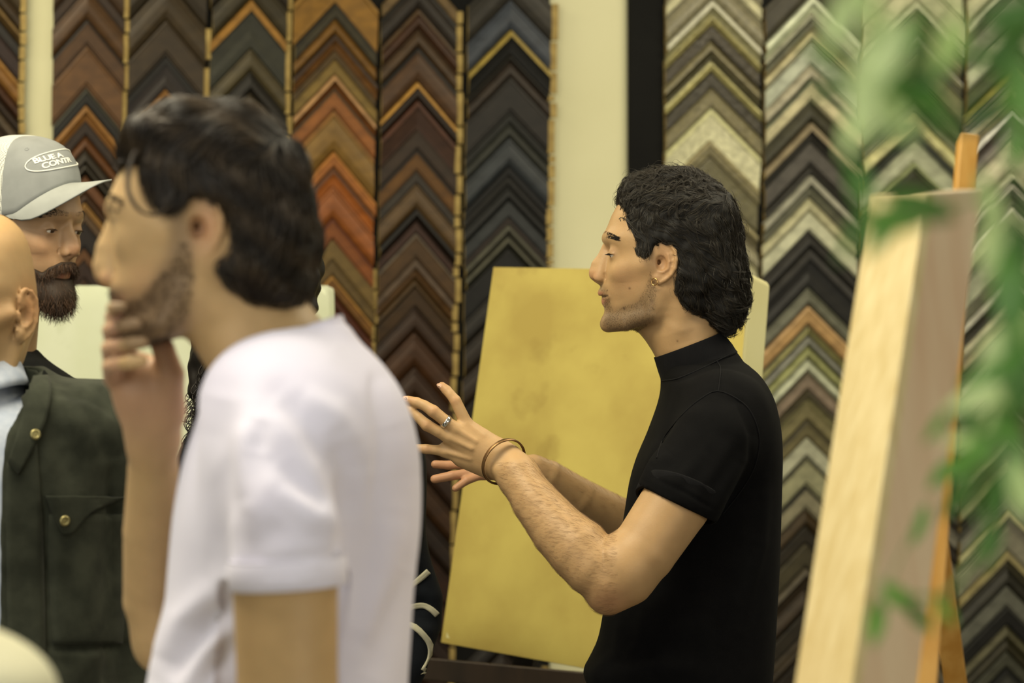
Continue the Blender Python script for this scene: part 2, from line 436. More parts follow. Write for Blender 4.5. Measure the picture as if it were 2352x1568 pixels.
def ramp(cols, y0, y1, n, rng):
    return [(y0 + (y1 - y0) * i / n, cols[int(rng.integers(len(cols)))]) for i in range(n)]
R_ = np.random.default_rng(11)
BR = ['3a2614', '2c1c10', '44301a', '35220f', '241a10', '3f2c18', '4a2c16']
COLS = [
 # x0, x1, apex, slopeL, slopeR, place name, ornate, list of (apex y, main[, lip])
 (-112, 44, -36, 1.1, 1.2, 'column left of the narrow cream strip', 0,
  [(-150, '3c3424'), (-62, '33291b'), (-20, '4e4028', '6e5c3a'), (12, '1a160e'), (45, '241208'), (95, '7a5a2e', '8a6a38'), (150, '3c2410'), (185, '2a2018'), (215, '4a4238'), (250, '2c2016'), (300, '4a3016'), (345, '2c1c10')]),
 (120, 283, 198, 1.15, 1.2, 'first column right of the narrow cream strip', 0,
  [(-130, '3a2b1a'), (-55, '2e2114'), (-22, '4c3822'), (48, '4a351e', '1c150c'), (108, '5c4328'), (205, '17160f', '34362e'), (243, '7a5628', '86622e'), (280, '2a1e12'), (312, '5a3a1c'), (345, '34302a'), (378, '1e1a12', '3a3833'), (405, '5e3c1c'), (440, '3a2612'), (466, '7c5e2c', '8a6a34'), (487, '54422c'), (512, '1c130a'), (572, '5c3e1e'), (600, '2c1a0e'), (640, '3a2410')]),
 (293, 468, 379, 1.1, 1.2, 'second column right of the narrow cream strip', 0,
  [(-150, '2e281c'), (-40, '3a3120'), (50, '362d1f'), (130, '241e1c', '14120c'), (207, '5e4420', '7c5a28'), (240, '4a3318'), (290, '2e2214')]),
 (482, 655, 573, 1.05, 1.2, 'third column right of the narrow cream strip', 0,
  [(-130, '2a2620'), (-70, '34301f'), (2, '2c2f27', '94702e'), (115, '48432f'), (168, '1e1c18'), (215, '3a3424')]),
 (672, 860, 765, 1.06, 1.2, 'fourth column right of the narrow cream strip', 0,
  [(-90, '8a6a2c', '8f7030'), (10, '34311f', '1c1a10'), (46, '725524'), (80, '6a4a22', '35230f'), (118, '4c3d1c'), (140, '776632'), (174, '6e4620', 'b08e68'), (205, '8a5a2c', '4a3a22'), (255, '7a6232', '85602e'), (350, '98622c', 'a87434'), (385, 'a0602a', '5c3818'), (428, '8a5428'), (502, '7c4a20', '5a2c0e'), (552, '6e5e38'), (600, '5e5030'), (632, '705024', '9a7636'), (668, '4a2410'), (704, '6a3c1a'), (745, '442a14'), (790, '3a2412'), (850, '50301a')]),
 (870, 1043, 955, 1.06, 1.16, 'column of brown samples left of the black ones', 0,
  [(-75, '6a5a3c'), (-42, '2c2826', '1c1a16'), (22, '3e2818', '50402c'), (70, '4a3c2e'), (110, '4c3826', '12100b'), (190, '22170e', 'b48e46'), (232, '3c281e', '4a2a18'), (300, '33281e'), (345, '5e4218', '1c140c'), (395, '34302c'), (422, '564630'), (480, '1c120b', '0e0a06'), (510, '38231a'), (535, '4a3820', '57504a'), (595, '523c20', '5e534c'), (637, '453418'), (662, '3c2c16'), (705, '32200f'), (762, '422a14'), (842, '352110')]
  + [(912 + 78 * i, ['33210f', '2a1a0e', '38240f', '22160c', '301d10', '3a2513', '241710', '2e1c0e', '26180d'][i]) for i in range(9)]),
 (1068, 1256, 1166, 1.03, 1.05, 'column of black samples left of the wide cream strip', 0,
  [(-85, '2c2820'), (3, '3e434b'), (72, '12110d', '9c863a'), (125, '1e1b15'), (142, '332a22'), (180, '231f1a'), (262, '1c1c16'), (283, '2a2b24'), (318, '34383b'), (382, '1d1b17', '12110e'), (425, '141412'), (462, '303232'), (500, '302720'), (516, '3e3c32', '4e4c3e'), (545, '2a2a22', '585645'), (572, '161512'), (640, '1e1a14'), (700, '241b10'), (770, '2c2014'), (840, '201810'), (910, '2c1c10'), (980, '1e1610'), (1050, '2a1c12'), (1120, '20160e'), (1190, '2c1e12'), (1430, '1a150f'), (1490, '241a10'), (1550, '1a140e')]),
 (1522, 1738, 1624, 1.0, 1.0, 'carved column beside the bare black strip', 1,
  [(-150, '8a8468'), (-90, 'c8c39a'), (-60, '8a8468'), (4, 'a8a47c', 'cfcdb4'), (38, 'c4ba7c', 'a49c62'), (60, '3e3622'), (96, '827a5a'), (125, '4c4830'), (142, 'c4bc80', 'd4cd92'), (168, '3a3422'), (206, '7c7450'), (250, 'e2dfb6', 'c8c690'), (325, '746c48', '9c9064'), (362, '6a6444'), (430, '6c6448', '8e845c'), (470, '9c967a'), (510, 'b8b490'), (545, '6a6448')]),
 (1748, 1963, 1853, 1.05, 0.98, 'column between the carved samples and the easel board', 0,
  [(-90, '403c30'), (-4, 'd4dcb8', 'dce3c4'), (30, 'a2a28a'), (50, '9c9474', '55553f'), (78, 'b4b094', 'ccc296'), (104, 'b6bba6'), (150, 'aca68e'), (186, 'c4bc96', '5c6048'), (232, '3c3a2a'), (284, '23211a', '94866a'), (330, '56524c'), (378, '2a2822'), (404, '5c5c4a', 'a4a290'), (455, 'b8b490'), (488, 'c8c8aa'), (530, '2e2c28'), (572, '23221f', '3e3c38'), (660, '6a6a5a'), (702, 'b4905e', 'c4a070'), (745, 'b8b47c', '5c5838'), (768, '87877c'), (793, '9a9c68'), (822, 'c6caae'), (852, '8a7a68', '5a503c'), (893, '969068', '4a4430'), (925, '7c7450'), (962, '6c6444', '4a4430'), (1003, 'b6b69c'), (1046, '9c9a78', '4c4a36'), (1112, '8c866c', '26241a'), (1166, '3e3018'), (1205, '2c261a'), (1245, '46402c'), (1300, '3a3022', '5c5444'), (1350, '3a2e1e'), (1400, '2e281c'), (1450, '3c3222', '4a402e'), (1500, '2a2216'), (1545, '3e3220')]),
 (1972, 2198, 2090, 0.97, 1.0, 'second column from the right edge', 0,
  [(-110, 'b4b890'), (-50, 'b8b894'), (8, '6c6c4c', 'c4c6a4'), (42, '7c7458', '5c5440'), (66, '746a50', '8c8468'), (87, '7c7a5c', 'd6d4c4'), (104, '50503c'), (125, '6e704e'), (185, '5c6844'), (236, '72765a', '4c5438'), (260, 'cac690'), (300, 'a8ac90', '30342a'), (375, '76805c', '949c70'), (395, '3a3c2a'), (900, '8c8468'), (945, '4a4634'), (990, '2a2a24'), (1030, '8c8674'), (1070, '4c463c'), (1105, '8c8878', '2a2620'), (1150, '322c26'), (1190, '7c7262'), (1235, '2e2a22'), (1280, '8c8a76'), (1325, '2a2822'), (1370, '5a564a'), (1410, '34302a'), (1455, '686050'), (1500, '2c2822')]),
 (2207, 2428, 2315, 1.02, 1.0, 'column at the right edge of the picture', 0,
  [(-150, 'c0c0a0'), (-100, 'b8b894'), (-45, '5c604c', 'a4a88c'), (5, '8a8c78'), (62, 'b4ba9c'), (112, '46502f'), (160, '847c70', '9c944c'), (200, 'c6bc9a', '9a9884'), (228, '7c7054'), (250, '4c443c', 'ebe9de'), (290, '8c887c', '5a5450'), (325, 'b8b496'), (398, '3a3c30', 'c6c6a8'), (424, '44483a', 'c8c4b4'), (452, '505442'), (478, 'a8b088', 'e2e2cc'), (530, 'b4b89c', '5c644c'), (608, '646450'), (642, '5c5c48', 'cccab8'), (668, '2e2c22'), (692, 'bab696', 'c6c2a4'), (722, '8c8468'), (752, '4a4438'), (785, 'a6a292'), (812, 'a4a486', '2a281e'), (858, '6a7050'), (930, '6c6c58', '80806c'), (1000, '5e6048', '8e9472'), (1058, '80805c'), (1092, '66665a', '34342a'), (1132, '7c7c6c'), (1166, '8c8878', 'b4ac82'), (1205, '8c8874'), (1262, '44402e', 'a4986a'), (1300, '302e24'), (1342, '6a6a5e'), (1390, '1c1b17'), (1432, '5e5a42'), (1460, '36321f'), (1492, '4a4a3c'), (1526, '5c5c54', '16160f')]),
]
LEAN = 0.0125
LONGN = ['olive', 'x']
for x0, x1, xap, sl, sr, place, orn, rows in COLS:
    vis = 0
    mainshort = place
    for i, row in enumerate(rows):
        y, cm = row[0], row[1]; cl = row[2] if len(row) > 2 else cm
        ynext = rows[i + 1][0] if i + 1 < len(rows) else y + 44
        if ynext - y > 120: ynext = y + 70
        if y + max(xap - x0, x1 - xap) * 1.2 + (ynext - y) < 4: continue
        r, g, b = [int(cm[j:j + 2], 16) for j in (0, 2, 4)]
        lipd = ''
        if cl != cm:
            vl, vm = int(cl[2:4], 16), int(cm[2:4], 16)
            lipd = ' with a pale edge' if vl > vm + 22 else (' with a dark edge' if vl < vm - 22 else '')
        nm = colour_name(cm)
        lab = f'{nm} frame corner{lipd}, {ordinal(vis)} from top, {place}'
        if len(lab.split()) > 16: lab = f'{nm} frame corner, {ordinal(vis)} from top, {place}'
        if len(lab.split()) > 16: lab = f'{nm} corner, {ordinal(vis)} from top, {place}'
        vis += 1
        t = thing('frame_corner', lab, 'frame sample', W(xap - LEAN * y, y, 0.03), 'frame corner samples, ' + place)
        prof = PROFILES[int(R_.integers(len(PROFILES)))]
        if cl == cm: prof = PROFILES[1 + int(R_.integers(2))]
        hg = R_.uniform(0.8, 1.1) * (0.62 if x1 < 1300 else 0.85); jit = R_.uniform(0, 0.002)
        dx = R_.uniform(-2, 2); gap = 1.2
        wpx = ynext - y
        lipf = min(0.45, 15.0 / wpx) if cl != cm else None
        k = 0.92
        A, B = srgb(cm, k), srgb(cl, k)
        if x1 < 1100: A, B = [(c[0] * 1.02, c[1] * .90, c[2] * .70) for c in (A, B)]
        m = M_ornate if orn else M_mould
        e0, e1 = x0 + dx + R_.uniform(-2.5, 2.5), x1 + dx + R_.uniform(-2.5, 2.5)
        rail(t, xap + dx * 0.3, e0, y + gap / 2, ynext - gap / 2, sl, prof, A, B, m, LEAN, hg, jit, lipf)
        rail(t, xap + dx * 0.3, e1, y + gap / 2, ynext - gap / 2, sr, prof, A, B, m, LEAN, hg, jit, lipf)
        # the raw sawn end that shows beside the right-hand arm
        if x1 < 1300 and (x1 in (44, 283, 655, 1043, 1256) or (x1 == 468 and y < 60 and y > -60) or (x1 == 860 and y > 480)):
            wst = {44: 15, 283: 11, 468: 13, 655: 12, 860: 8, 1043: 14, 1256: 16}[x1]
            yy0 = y + sr * (x1 - xap) + 3; yy1 = yy0 + wpx - 5
            if x1 == 468: yy1 = yy0 + 70
            pts = [W(x - LEAN * yv, yv, h) for x in (e1 + 0.4, e1 + wst) for h in (0.0205, 0.030) for yv in (yy1, yy0)]
            hexa('raw_end', pts, M_raw, t, bevel=0.0008)

# ---- canvases and easels
def canvas_mat(name, base, blotch, stain):
    def f(nt, b):
        r, nz = noise_mix(nt, 5.5, srgb(base), srgb(blotch), detail=7, lo=0.36, hi=0.66)
        r2, _ = noise_mix(nt, 9, (1, 1, 1), srgb(stain), detail=5, lo=0.62, hi=0.8)
        mx = N(nt, 'ShaderNodeMix', data_type='RGBA', blend_type='MULTIPLY'); mx.inputs[0].default_value = 0.5
        nt.links.new(r.outputs[0], mx.inputs[6]); nt.links.new(r2.outputs[0], mx.inputs[7])
        nt.links.new(mx.outputs[2], b.inputs['Base Color']); b.inputs['Roughness'].default_value = 0.75
        _, n2 = noise_mix(nt, 700, (0,) * 3, (1,) * 3); bump(nt, b, n2.outputs['Fac'], 0.25, 0.0006)
    return node_mat(name, f)
M_yel = canvas_mat('ochre_canvas', 'bcac58', 'a69246', 'a58a54')
M_pale = canvas_mat('pale_canvas_edge', 'cfca98', 'c6bf86', 'b89c58')
M_green = canvas_mat('pale_green_canvas', 'cbd0b6', 'c2c8a8', 'b6bd98')
M_wht = simple('white_gesso', srgb('e2e6cc'), srgb('d2dcb4'), scale=12, rough=0.6)

def canvas(name, label, TL, TR, BL, BR, thick, mf, ms, bevel=0.006):
    """TL.. = (px, py, depth) of the painted face; stretched canvas with a soft edge"""
    a, b, c, d = [P(*q) for q in (TL, TR, BL, BR)]
    n = np.cross(b - a, c - a); n /= np.linalg.norm(n)
    if n[1] < 0: n = -n           # away from the camera
    t = thing(name, label, 'canvas', (c + d) / 2)
    # face with a slight sag between the stretcher bars
    Nn = 22; V = []; 
    for i in range(Nn + 1):
        for j in range(Nn + 1):
            u, v = j / Nn, i / Nn
            p = (a * (1 - u) + b * u) * (1 - v) + (c * (1 - u) + d * u) * v
            e = min(u, v, 1 - u, 1 - v); r = 0.004 * max(0, 1 - e / 0.03) ** 2
            V.append(p + n * (r + 0.002 * math.sin(math.pi * u) * math.sin(math.pi * v)))
    Q = [(i * (Nn + 1) + j, i * (Nn + 1) + j + 1, (i + 1) * (Nn + 1) + j + 1, (i + 1) * (Nn + 1) + j) for i in range(Nn) for j in range(Nn)]
    mesh_obj('painted_face', V, Q, mf, t)
    hexa('folded_side', [p + n * h for p in (a, c) for h in (0.004, thick) for p in [p]] + [p + n * h for p in (b, d) for h in (0.004, thick)], ms, t, bevel=bevel)
    m4 = (a + b + c + d) / 4
    for p, q in ((a, b), (c, d), (a, c), (b, d)):
        p, q = p + (m4 - p) * 0.10, q + (m4 - q) * 0.10
        beam('stretcher_bar', p + n * (thick + 0.004), q + n * (thick + 0.004), 0.03, 0.010, M_oak, t, side=(1, 0.1, 0.1) if abs((q - p)[2]) > abs((q - p)[0]) else (0, 0, 1))
    return t, n
canvas('ochre_canvas', 'blank ochre-yellow stretched canvas tilted on an easel behind the man in black',
       (1131, 612, 4.62), (1718, 622, 4.30), (1010, 1474, 4.50), (1642, 1588, 4.16), 0.090, M_yel, M_pale, bevel=0.010)
canvas('pale_green_canvas', 'pale green-white canvas behind the bearded man and the man in white',
       (62, 655, 5.02), (752, 655, 4.78), (40, 1250, 4.95), (770, 1270, 4.72), 0.036, M_green, M_wht, bevel=0.006)

def easel(label, cx, cy, ztray, h, wood, wtray=0.6, spread=0.34, mast_dx=0.0, back=0.55, front_to=None):
    t = thing('easel', label, 'easel', (cx, cy, 0))
    for s in (-1, 1):
        beam('leg', (cx + s * spread, cy - 0.03, 0.0), (cx + s * 0.04, cy + 0.11, h), 0.045, 0.022, wood, t)
    beam('rear_leg', (cx, cy + back, 0.0), (cx, cy + 0.16, h - 0.08), 0.045, 0.022, wood, t)
    beam('tray', (cx - wtray / 2, cy - 0.02, ztray), (cx + wtray / 2, cy - 0.02, ztray), 0.10, 0.022, wood, t, side=(0, 1, 0))
    beam('tray_lip', (cx - wtray / 2, cy - 0.075, ztray + 0.012), (cx + wtray / 2, cy - 0.075, ztray + 0.012), 0.012, 0.04, wood, t, side=(0, 1, 0))
    beam('cross_bar', (cx - spread * 0.7, cy + 0.02, 0.42), (cx + spread * 0.7, cy + 0.02, 0.42), 0.02, 0.04, wood, t, side=(0, 1, 0))
    return t
def easel_at(label, x, y, rot, ztray, h, w):
    t = easel(label, 0, 0, ztray, h, M_dark, wtray=w); t.location = (x, y, 0); t.rotation_euler = (0, 0, rot)
easel_at('dark wooden easel holding the ochre-yellow canvas', P(1325, 0, 4.33)[0], 4.40, -0.60, 0.900, 1.45, 0.60)
easel_at('dark wooden easel under the pale green-white canvas', P(410, 0, 4.84)[0], 4.895, -0.375, 1.075, 1.42, 0.60)

# ---- the big pale board on the near easel at the right
def grainwood(name, c1, c2, sc=(26, 26, 0.8)):
    return simple(name, srgb(c1), srgb(c2), scale=3.2, rough=0.5, sc3=sc, bmp=0.1, bscale=8)
M_pine = grainwood('pine_edge', 'c2ae78', 'd2c292')
M_pink = grainwood('pinkish_planed_wood', 'c7a884', 'd2bb98', sc=(9, 9, 0.7))
def P2(px, py, d): return P(px, py, d)
t = thing('wooden_board', 'tall pale pinewood panel leaning on the near easel at right', 'panel', P(1990, 1900, 2.1))
pts = [P(1999, 447, 2.30), P(2128, 440, 2.16), P(2256, 432, 2.26), P(1790, 1790, 2.02), P(1920, 1800, 1.88), P(2080, 1790, 1.98)]
def prism(name, a3, b3, mat, parent, bevel):
    """triangular-ish post built from its two visible faces; a3/b3 = top/bottom (left, edge, right)"""
    l0, m0, r0 = a3; l1, m1, r1 = b3
    q0 = l0 + r0 - m0; q1 = l1 + r1 - m1
    return hexa(name, [l0, m0, q0, r0, l1, m1, q1, r1], mat, parent, bevel=bevel)
l0, m0, r0, l1, m1, r1 = pts
def mixp(a, b, t): return a + (b - a) * t
# side plank (cream) and front plank (pinkish), each with real thickness, joined at the near arris
th0 = 0.022
def plank(name, A0, B0, A1, B1, inward, mat, bevel):
    u = np.array(inward) / np.linalg.norm(inward) * th0
    return hexa(name, [A0, A0 + u, B0, B0 + u, A1, A1 + u, B1, B1 + u], mat, t, bevel=bevel)
plank('side_plank', l0, m0, l1, m1, (r0 - m0), M_pine, 0.003)
plank('front_plank', mixp(m0, r0, 0.02), r0, mixp(m1, r1, 0.02), r1, (l0 - m0), M_pink, 0.003)
plank('back_plank', l0 + (r0 - m0) * 0.95, r0 + (l0 - m0) * 0.1, l1 + (r1 - m1) * 0.95, r1 + (l1 - m1) * 0.1, (m0 - r0), M_pink, 0.002)
plank('inner_plank', r0 + (l0 - m0) * 0.1, l0 + (r0 - m0) * 0.9, r1 + (l1 - m1) * 0.1, l1 + (r1 - m1) * 0.9, (m0 - r0) * 0.3, M_pine, 0.002)
# easel carrying it: mast rising behind, rear leg at right
t = thing('easel', 'orange beech easel behind the tall pale panel, mast rising above it', 'easel', (0.95, 2.6, 0))
mt = P(2223, 318, 2.62); mb = P(2150, 1250, 2.5)
beam('mast', mb + (mb - mt) * 1.02, mt, 0.020, 0.03, M_oak, t)
rt = P(2128, 1080, 2.62); rb = P(2195, 1568, 2.85)
bot = rb + (rb - rt) * ((rb[2]) / (rt[2] - rb[2]))
beam('rear_leg', bot, rt + (rt - rb) * 0.6, 0.026, 0.022, M_oak, t)
l = P(1900, 1750, 2.3); beam('leg', (l[0] + 0.02, 2.62, 0), P(2140, 700, 2.58), 0.04, 0.022, M_oak, t)
tb = (pts[3] + pts[5]) / 2
beam('tray', (tb[0] - 0.22, tb[1] + 0.03, tb[2] - 0.022), (tb[0] + 0.28, tb[1] + 0.12, tb[2] - 0.022), 0.12, 0.022, M_oak, t, side=(0, 1, 0))
beam('tray_post', (tb[0] + 0.1, tb[1] + 0.09, 0.0), (tb[0] + 0.1, tb[1] + 0.09, tb[2] - 0.033), 0.04, 0.04, M_oak, t)

# ---- foliage hanging very near the lens at the right
def leaf_mat(name, c1, c2):
    def f(nt, b):
        r, nz = noise_mix(nt, 9, srgb(c1), srgb(c2)); nt.links.new(r.outputs[0], b.inputs['Base Color'])
        b.inputs['Roughness'].default_value = 0.38
        b.inputs['Transmission Weight'].default_value = 0.0
        tr = N(nt, 'ShaderNodeBsdfTranslucent'); nt.links.new(r.outputs[0], tr.inputs[0])
        mx = N(nt, 'ShaderNodeMixShader'); mx.inputs[0].default_value = 0.35
        nt.links.new(b.outputs[0], mx.inputs[1]); nt.links.new(tr.outputs[0], mx.inputs[2])
        nt.links.new(mx.outputs[0], nt.nodes['Material Output'].inputs[0])
    return node_mat(name, f)
M_leaf = leaf_mat('leaf_green', '44762a', '62933f')
M_leafd = leaf_mat('leaf_dark_green', '30561c', '416c2a')
M_leafp = leaf_mat('leaf_pale_green', 'a9c878', 'c3d89c')
M_stem = simple('stem_green', srgb('4a6a2c'), srgb('5a7a38'), scale=20, rough=0.6)
def leaf(parent, c, L, wd, ang, tilt, mat):
    """pointed leaf blade, cupped along the midrib"""
    c = np.array(c); ax = np.array([math.cos(ang), 0.25 * math.sin(tilt), math.sin(ang)]); ax /= np.linalg.norm(ax)
    sd = np.cross(ax, [0, 1, 0]); sd /= np.linalg.norm(sd); nn = np.cross(ax, sd)
    sd = sd * math.cos(tilt) + nn * math.sin(tilt); nn = np.cross(ax, sd)
    V, Q = [], []; n = 8
    for i in range(n + 1):
        u = i / n; w = wd * math.sin(math.pi * min(u * 0.96 + 0.02, 1)) ** 0.8 * (1 - 0.35 * u)
        for s in (-1, -0.5, 0, 0.5, 1):
            V.append(c + ax * L * (u - 0.5) + sd * w * 0.5 * s + nn * (0.12 * wd * abs(s) - 0.15 * L * u * u))
    for i in range(n):
        for j in range(4): Q.append((i * 5 + j, i * 5 + j + 1, i * 5 + j + 6, i * 5 + j + 5))
    return mesh_obj('leaf', V, Q, mat, parent)
def sprig(label, path, leaves, mats=(M_leaf, M_leafd, M_leafp), group='leafy sprays close to the lens'):
    """path = px,py,depth polyline; leaves = (px,py,depth,length m,angle deg,matindex)"""
    pp = [P(*q) for q in path]
    t = thing('leafy_spray', label, 'plant', pp[0], group)
    ra = resample([list(p) for p in pp], 24)
    V, Q = tubes([(ra, np.linspace(0.0016, 0.0007, 24))], 6); mesh_obj('stem', V, Q, M_stem, t)
    st = []
    for (x, y, d, L, a, mi) in leaves:
        c = P(x, y, d); leaf(t, c, L, L * 0.45, math.radians(a), R_.uniform(-0.7, 0.7), mats[mi])
        base = ra[np.argmin(np.linalg.norm(ra - c, axis=1))]
        dv = c - np.array([math.cos(math.radians(a)), 0, math.sin(math.radians(a))]) * L * 0.45
        st.append((np.linspace(base, dv, 5), np.full(5, 0.0006)))
    if st: V, Q = tubes(st, 4); mesh_obj('leaf_stalks', V, Q, M_stem, t)
    return t
# ------------------------------------------------------------------ foliage placement
ML = [M_leaf, M_leafd, M_leafp]
sprig('spray of green leaves hanging across the top right corner',
      [(2420, -60, 1.02), (2330, 120, 1.05), (2260, 300, 1.08)],
      [(2330, 90, 1.05, 0.040, 60, 1), (2345, 200, 1.04, 0.038, 100, 0), (2268, 260, 1.10, 0.036, 200, 1), (2335, 30, 1.0, 0.034, 20, 1), (2250, 130, 1.08, 0.03, 150, 0), (2340, 330, 1.05, 0.028, 80, 0)])
sprig('spray of pale and dark leaves above the tall pale panel',
      [(2180, -80, 1.0), (2110, 120, 1.02), (2010, 230, 1.05), (1880, 200, 1.08)],
      [(2015, 60, 1.02, 0.040, 100, 2), (1995, 175, 1.02, 0.046, 250, 2), (2085, 205, 1.1, 0.038, 150, 0), (2150, 160, 1.1, 0.034, 30, 1), (1905, 200, 1.15, 0.022, 200, 1), (1940, 30, 1.0, 0.034, 70, 2), (2095, 90, 1.05, 0.030, 80, 0), (2150, 250, 1.12, 0.03, 300, 0), (1960, 300, 1.05, 0.026, 250, 2), (2040, 120, 1.0, .036, 60, 2), (2075, 300, 1.1, .03, 200, 1), (2050, 260, 1.05, .034, 120, 2), (1985, 245, 1.0, .03, 300, 2), (1890, 130, 1.1, .024, 140, 0), (2180, 100, 1.05, .03, 250, 2)])
sprig('spray of leaves in front of the top of the tall pale panel',
      [(2330, 430, 1.1), (2180, 470, 1.1), (2050, 510, 1.12)],
      [(2060, 500, 1.12, 0.040, 190, 0), (2110, 470, 1.12, 0.036, 160, 1), (2030, 535, 1.15, 0.030, 230, 0), (1975, 420, 1.05, 0.026, 110, 0), (1955, 545, 1.12, 0.026, 250, 1)])
sprig('long trailing spray of bright green leaves down the right edge',
      [(2380, 420, 1.15), (2310, 640, 1.15), (2330, 880, 1.2), (2270, 1090, 1.2), (2200, 1160, 1.25)],
      [(2275, 470, 1.15, 0.034, 100, 2), (2280, 560, 1.15, 0.032, 260, 2), (2310, 640, 1.1, 0.040, 80, 0), (2318, 730, 1.12, 0.036, 280, 0), (2345, 810, 1.1, 0.036, 60, 0), (2240, 915, 1.2, 0.032, 200, 2), (2320, 870, 1.15, 0.034, 100, 0),
       (2345, 900, 1.15, 0.034, 70, 1), (2270, 1010, 1.2, 0.036, 215, 0), (2320, 990, 1.15, 0.03, 300, 0), (2230, 1060, 1.25, 0.036, 30, 0), (2335, 1060, 1.15, 0.03, 80, 0), (2215, 1130, 1.25, 0.026, 250, 1), (2285, 1150, 1.2, 0.030, 260, 1), (2340, 690, 1.0, .034, 75, 0), (2348, 560, 1.05, .03, 95, 1), (2290, 790, 1.15, .028, 230, 2), (2262, 860, 1.2, .028, 200, 0), (2348, 760, 1.1, .032, 270, 2), (2300, 930, 1.15, .03, 240, 2), (2250, 980, 1.2, .03, 330, 1), (2348, 1120, 1.1, .03, 100, 2), (2225, 1010, 1.25, .026, 190, 2)])
sprig('small spray of leaves low in front of the tall pale panel',
      [(2260, 1230, 1.3), (2180, 1360, 1.3), (2080, 1370, 1.3), (2010, 1400, 1.32)],
      [(2012, 1430, 1.32, 0.028, 265, 0), (2070, 1375, 1.3, 0.030, 315, 0), (2115, 1420, 1.3, 0.024, 310, 1), (2112, 1205, 1.4, 0.026, 255, 0), (2275, 1250, 1.25, 0.030, 260, 1), (2160, 1090, 1.35, 0.022, 230, 0), (2170, 1400, 1.3, 0.022, 300, 0), (2185, 1150, 1.35, 0.026, 250, 1), (1880, 800, 1.2, 0.02, 200, 1) if False else (2150, 980, 1.3, 0.022, 240, 0)])
# ------------------------------------------------------------------ people: shared builders
def proj(V):
    d = V[:, 1]; return CX + V[:, 0] * F / d, CY - (V[:, 2] - CZ) * F / d
def blobcol(V, base, blobs, side=None):
    """local skin colour: flush, stubble, lips, painted ear shade and highlight. blobs = (px,py,rx,ry,colour,strength)"""
    x, y = proj(V); c = np.tile(np.array(base, np.float32), (len(V), 1))
    for bx, by, rx, ry, col, s in blobs:
        m = np.exp(-(((x - bx) / rx) ** 2 + ((y - by) / ry) ** 2)) * s
        c = c * (1 - m[:, None]) + np.array(col)[None] * m[:, None]
    return c

M_skin = attr_mat('skin', rough=0.5, grain=0.10, gscale=45, sss=0.12, bmp=0.22, bscale=420, bdist=0.0008, spec=0.35)
M_hair = attr_mat('hair', rough=0.42, grain=0.25, gscale=30, spec=0.35)
M_hairdull = attr_mat('hair_soft', rough=0.6, grain=0.3, gscale=30, spec=0.22)

# head rows in mm relative to the ear canal: front(f,u) back(f,u) half width, exponent, taper
def pxrows(rows, ox, oy, k): return [((ox - a) * k, (oy - b) * k, (ox - c) * k, (oy - d) * k, w * k, e, q) for a, b, c, d, w, e, q in rows]
ROWS_A = pxrows([
 (1552, 401, 1572, 401, 10, 2.0, 0), (1505, 411, 1616, 412, 60, 2.1, 0), (1458, 432, 1655, 435, 90, 2.2, .02), (1428, 458, 1680, 470, 107, 2.3, .04),
 (1407, 490, 1694, 515, 115, 2.35, .06), (1396, 517, 1698, 550, 119, 2.35, .08), (1386, 540, 1698, 580, 120, 2.5, .10), (1389, 556, 1695, 600, 119, 2.6, .10),
 (1396, 572, 1690, 618, 118, 2.7, .11), (1399, 590, 1684, 634, 117, 2.7, .12), (1399, 608, 1677, 648, 116, 2.7, .13), (1396, 626, 1670, 660, 113, 2.6, .16),
 (1389, 644, 1662, 670, 108, 2.45, .20), (1381, 660, 1655, 680, 103, 2.3, .23), (1379, 674, 1648, 690, 99, 2.2, .25), (1384, 690, 1640, 700, 95, 2.2, .27),
 (1387, 703, 1632, 708, 92, 2.2, .28), (1388, 716, 1624, 714, 88, 2.2, .30), (1384, 731, 1615, 718, 84, 2.2, .31), (1386, 743, 1606, 722, 78, 2.2, .32),
 (1394, 753, 1598, 726, 70, 2.1, .34), (1412, 758, 1590, 730, 58, 2.1, .30), (1440, 757, 1575, 735, 40, 2.1, .2)], 1510, 610, .648)
def head_loft(rows, T, n=66, nseg=72):
    R = resample(rows, n); th = np.linspace(0, 2 * math.pi, nseg, endpoint=False); V = []
    for f0, u0, f1, u1, w, e, q in R:
        ca, sa = np.cos(th), np.sin(th)
        a = np.sign(ca) * np.abs(ca) ** (2 / e); b = np.sign(sa) * np.abs(sa) ** (2 / e)
        w = max(w, 1.0)
        f = (f0 + f1) / 2 + a * (f0 - f1) / 2; u = (u0 + u1) / 2 + a * (u0 - u1) / 2
        V.append(np.stack([f, u, b * w * (1 - q * a)], 1))
    V = np.concatenate(V); m = len(R)
    Q = [(i * nseg + j, i * nseg + (j + 1) % nseg, (i + 1) * nseg + (j + 1) % nseg, (i + 1) * nseg + j) for i in range(m - 1) for j in range(nseg)]
    V = np.vstack([V, V[:nseg].mean(0), V[-nseg:].mean(0)]); t, b = m * nseg, m * nseg + 1
    for j in range(nseg):
        k = (j + 1) % nseg; Q.append((t, k, j, j)); Q.append((b, (m - 1) * nseg + j, (m - 1) * nseg + k, (m - 1) * nseg + k))
    return T(V), np.array(Q)
def frame(origin, fwd, up):
    f = np.array(fwd, float); f /= np.linalg.norm(f); u = np.array(up, float); u -= f * u.dot(f); u /= np.linalg.norm(u)
    l = np.cross(f, u)             # +l = the person's right
    o = np.array(origin, float)
    def T(V):
        V = np.atleast_2d(np.array(V, float)); r = o + (V[:, :1] * f + V[:, 1:2] * u + V[:, 2:3] * l) * 0.001
        return r
    T.f, T.u, T.l, T.o = f, u, l, o
    return T
def t1(T, *p): return T(np.array([p]))[0]

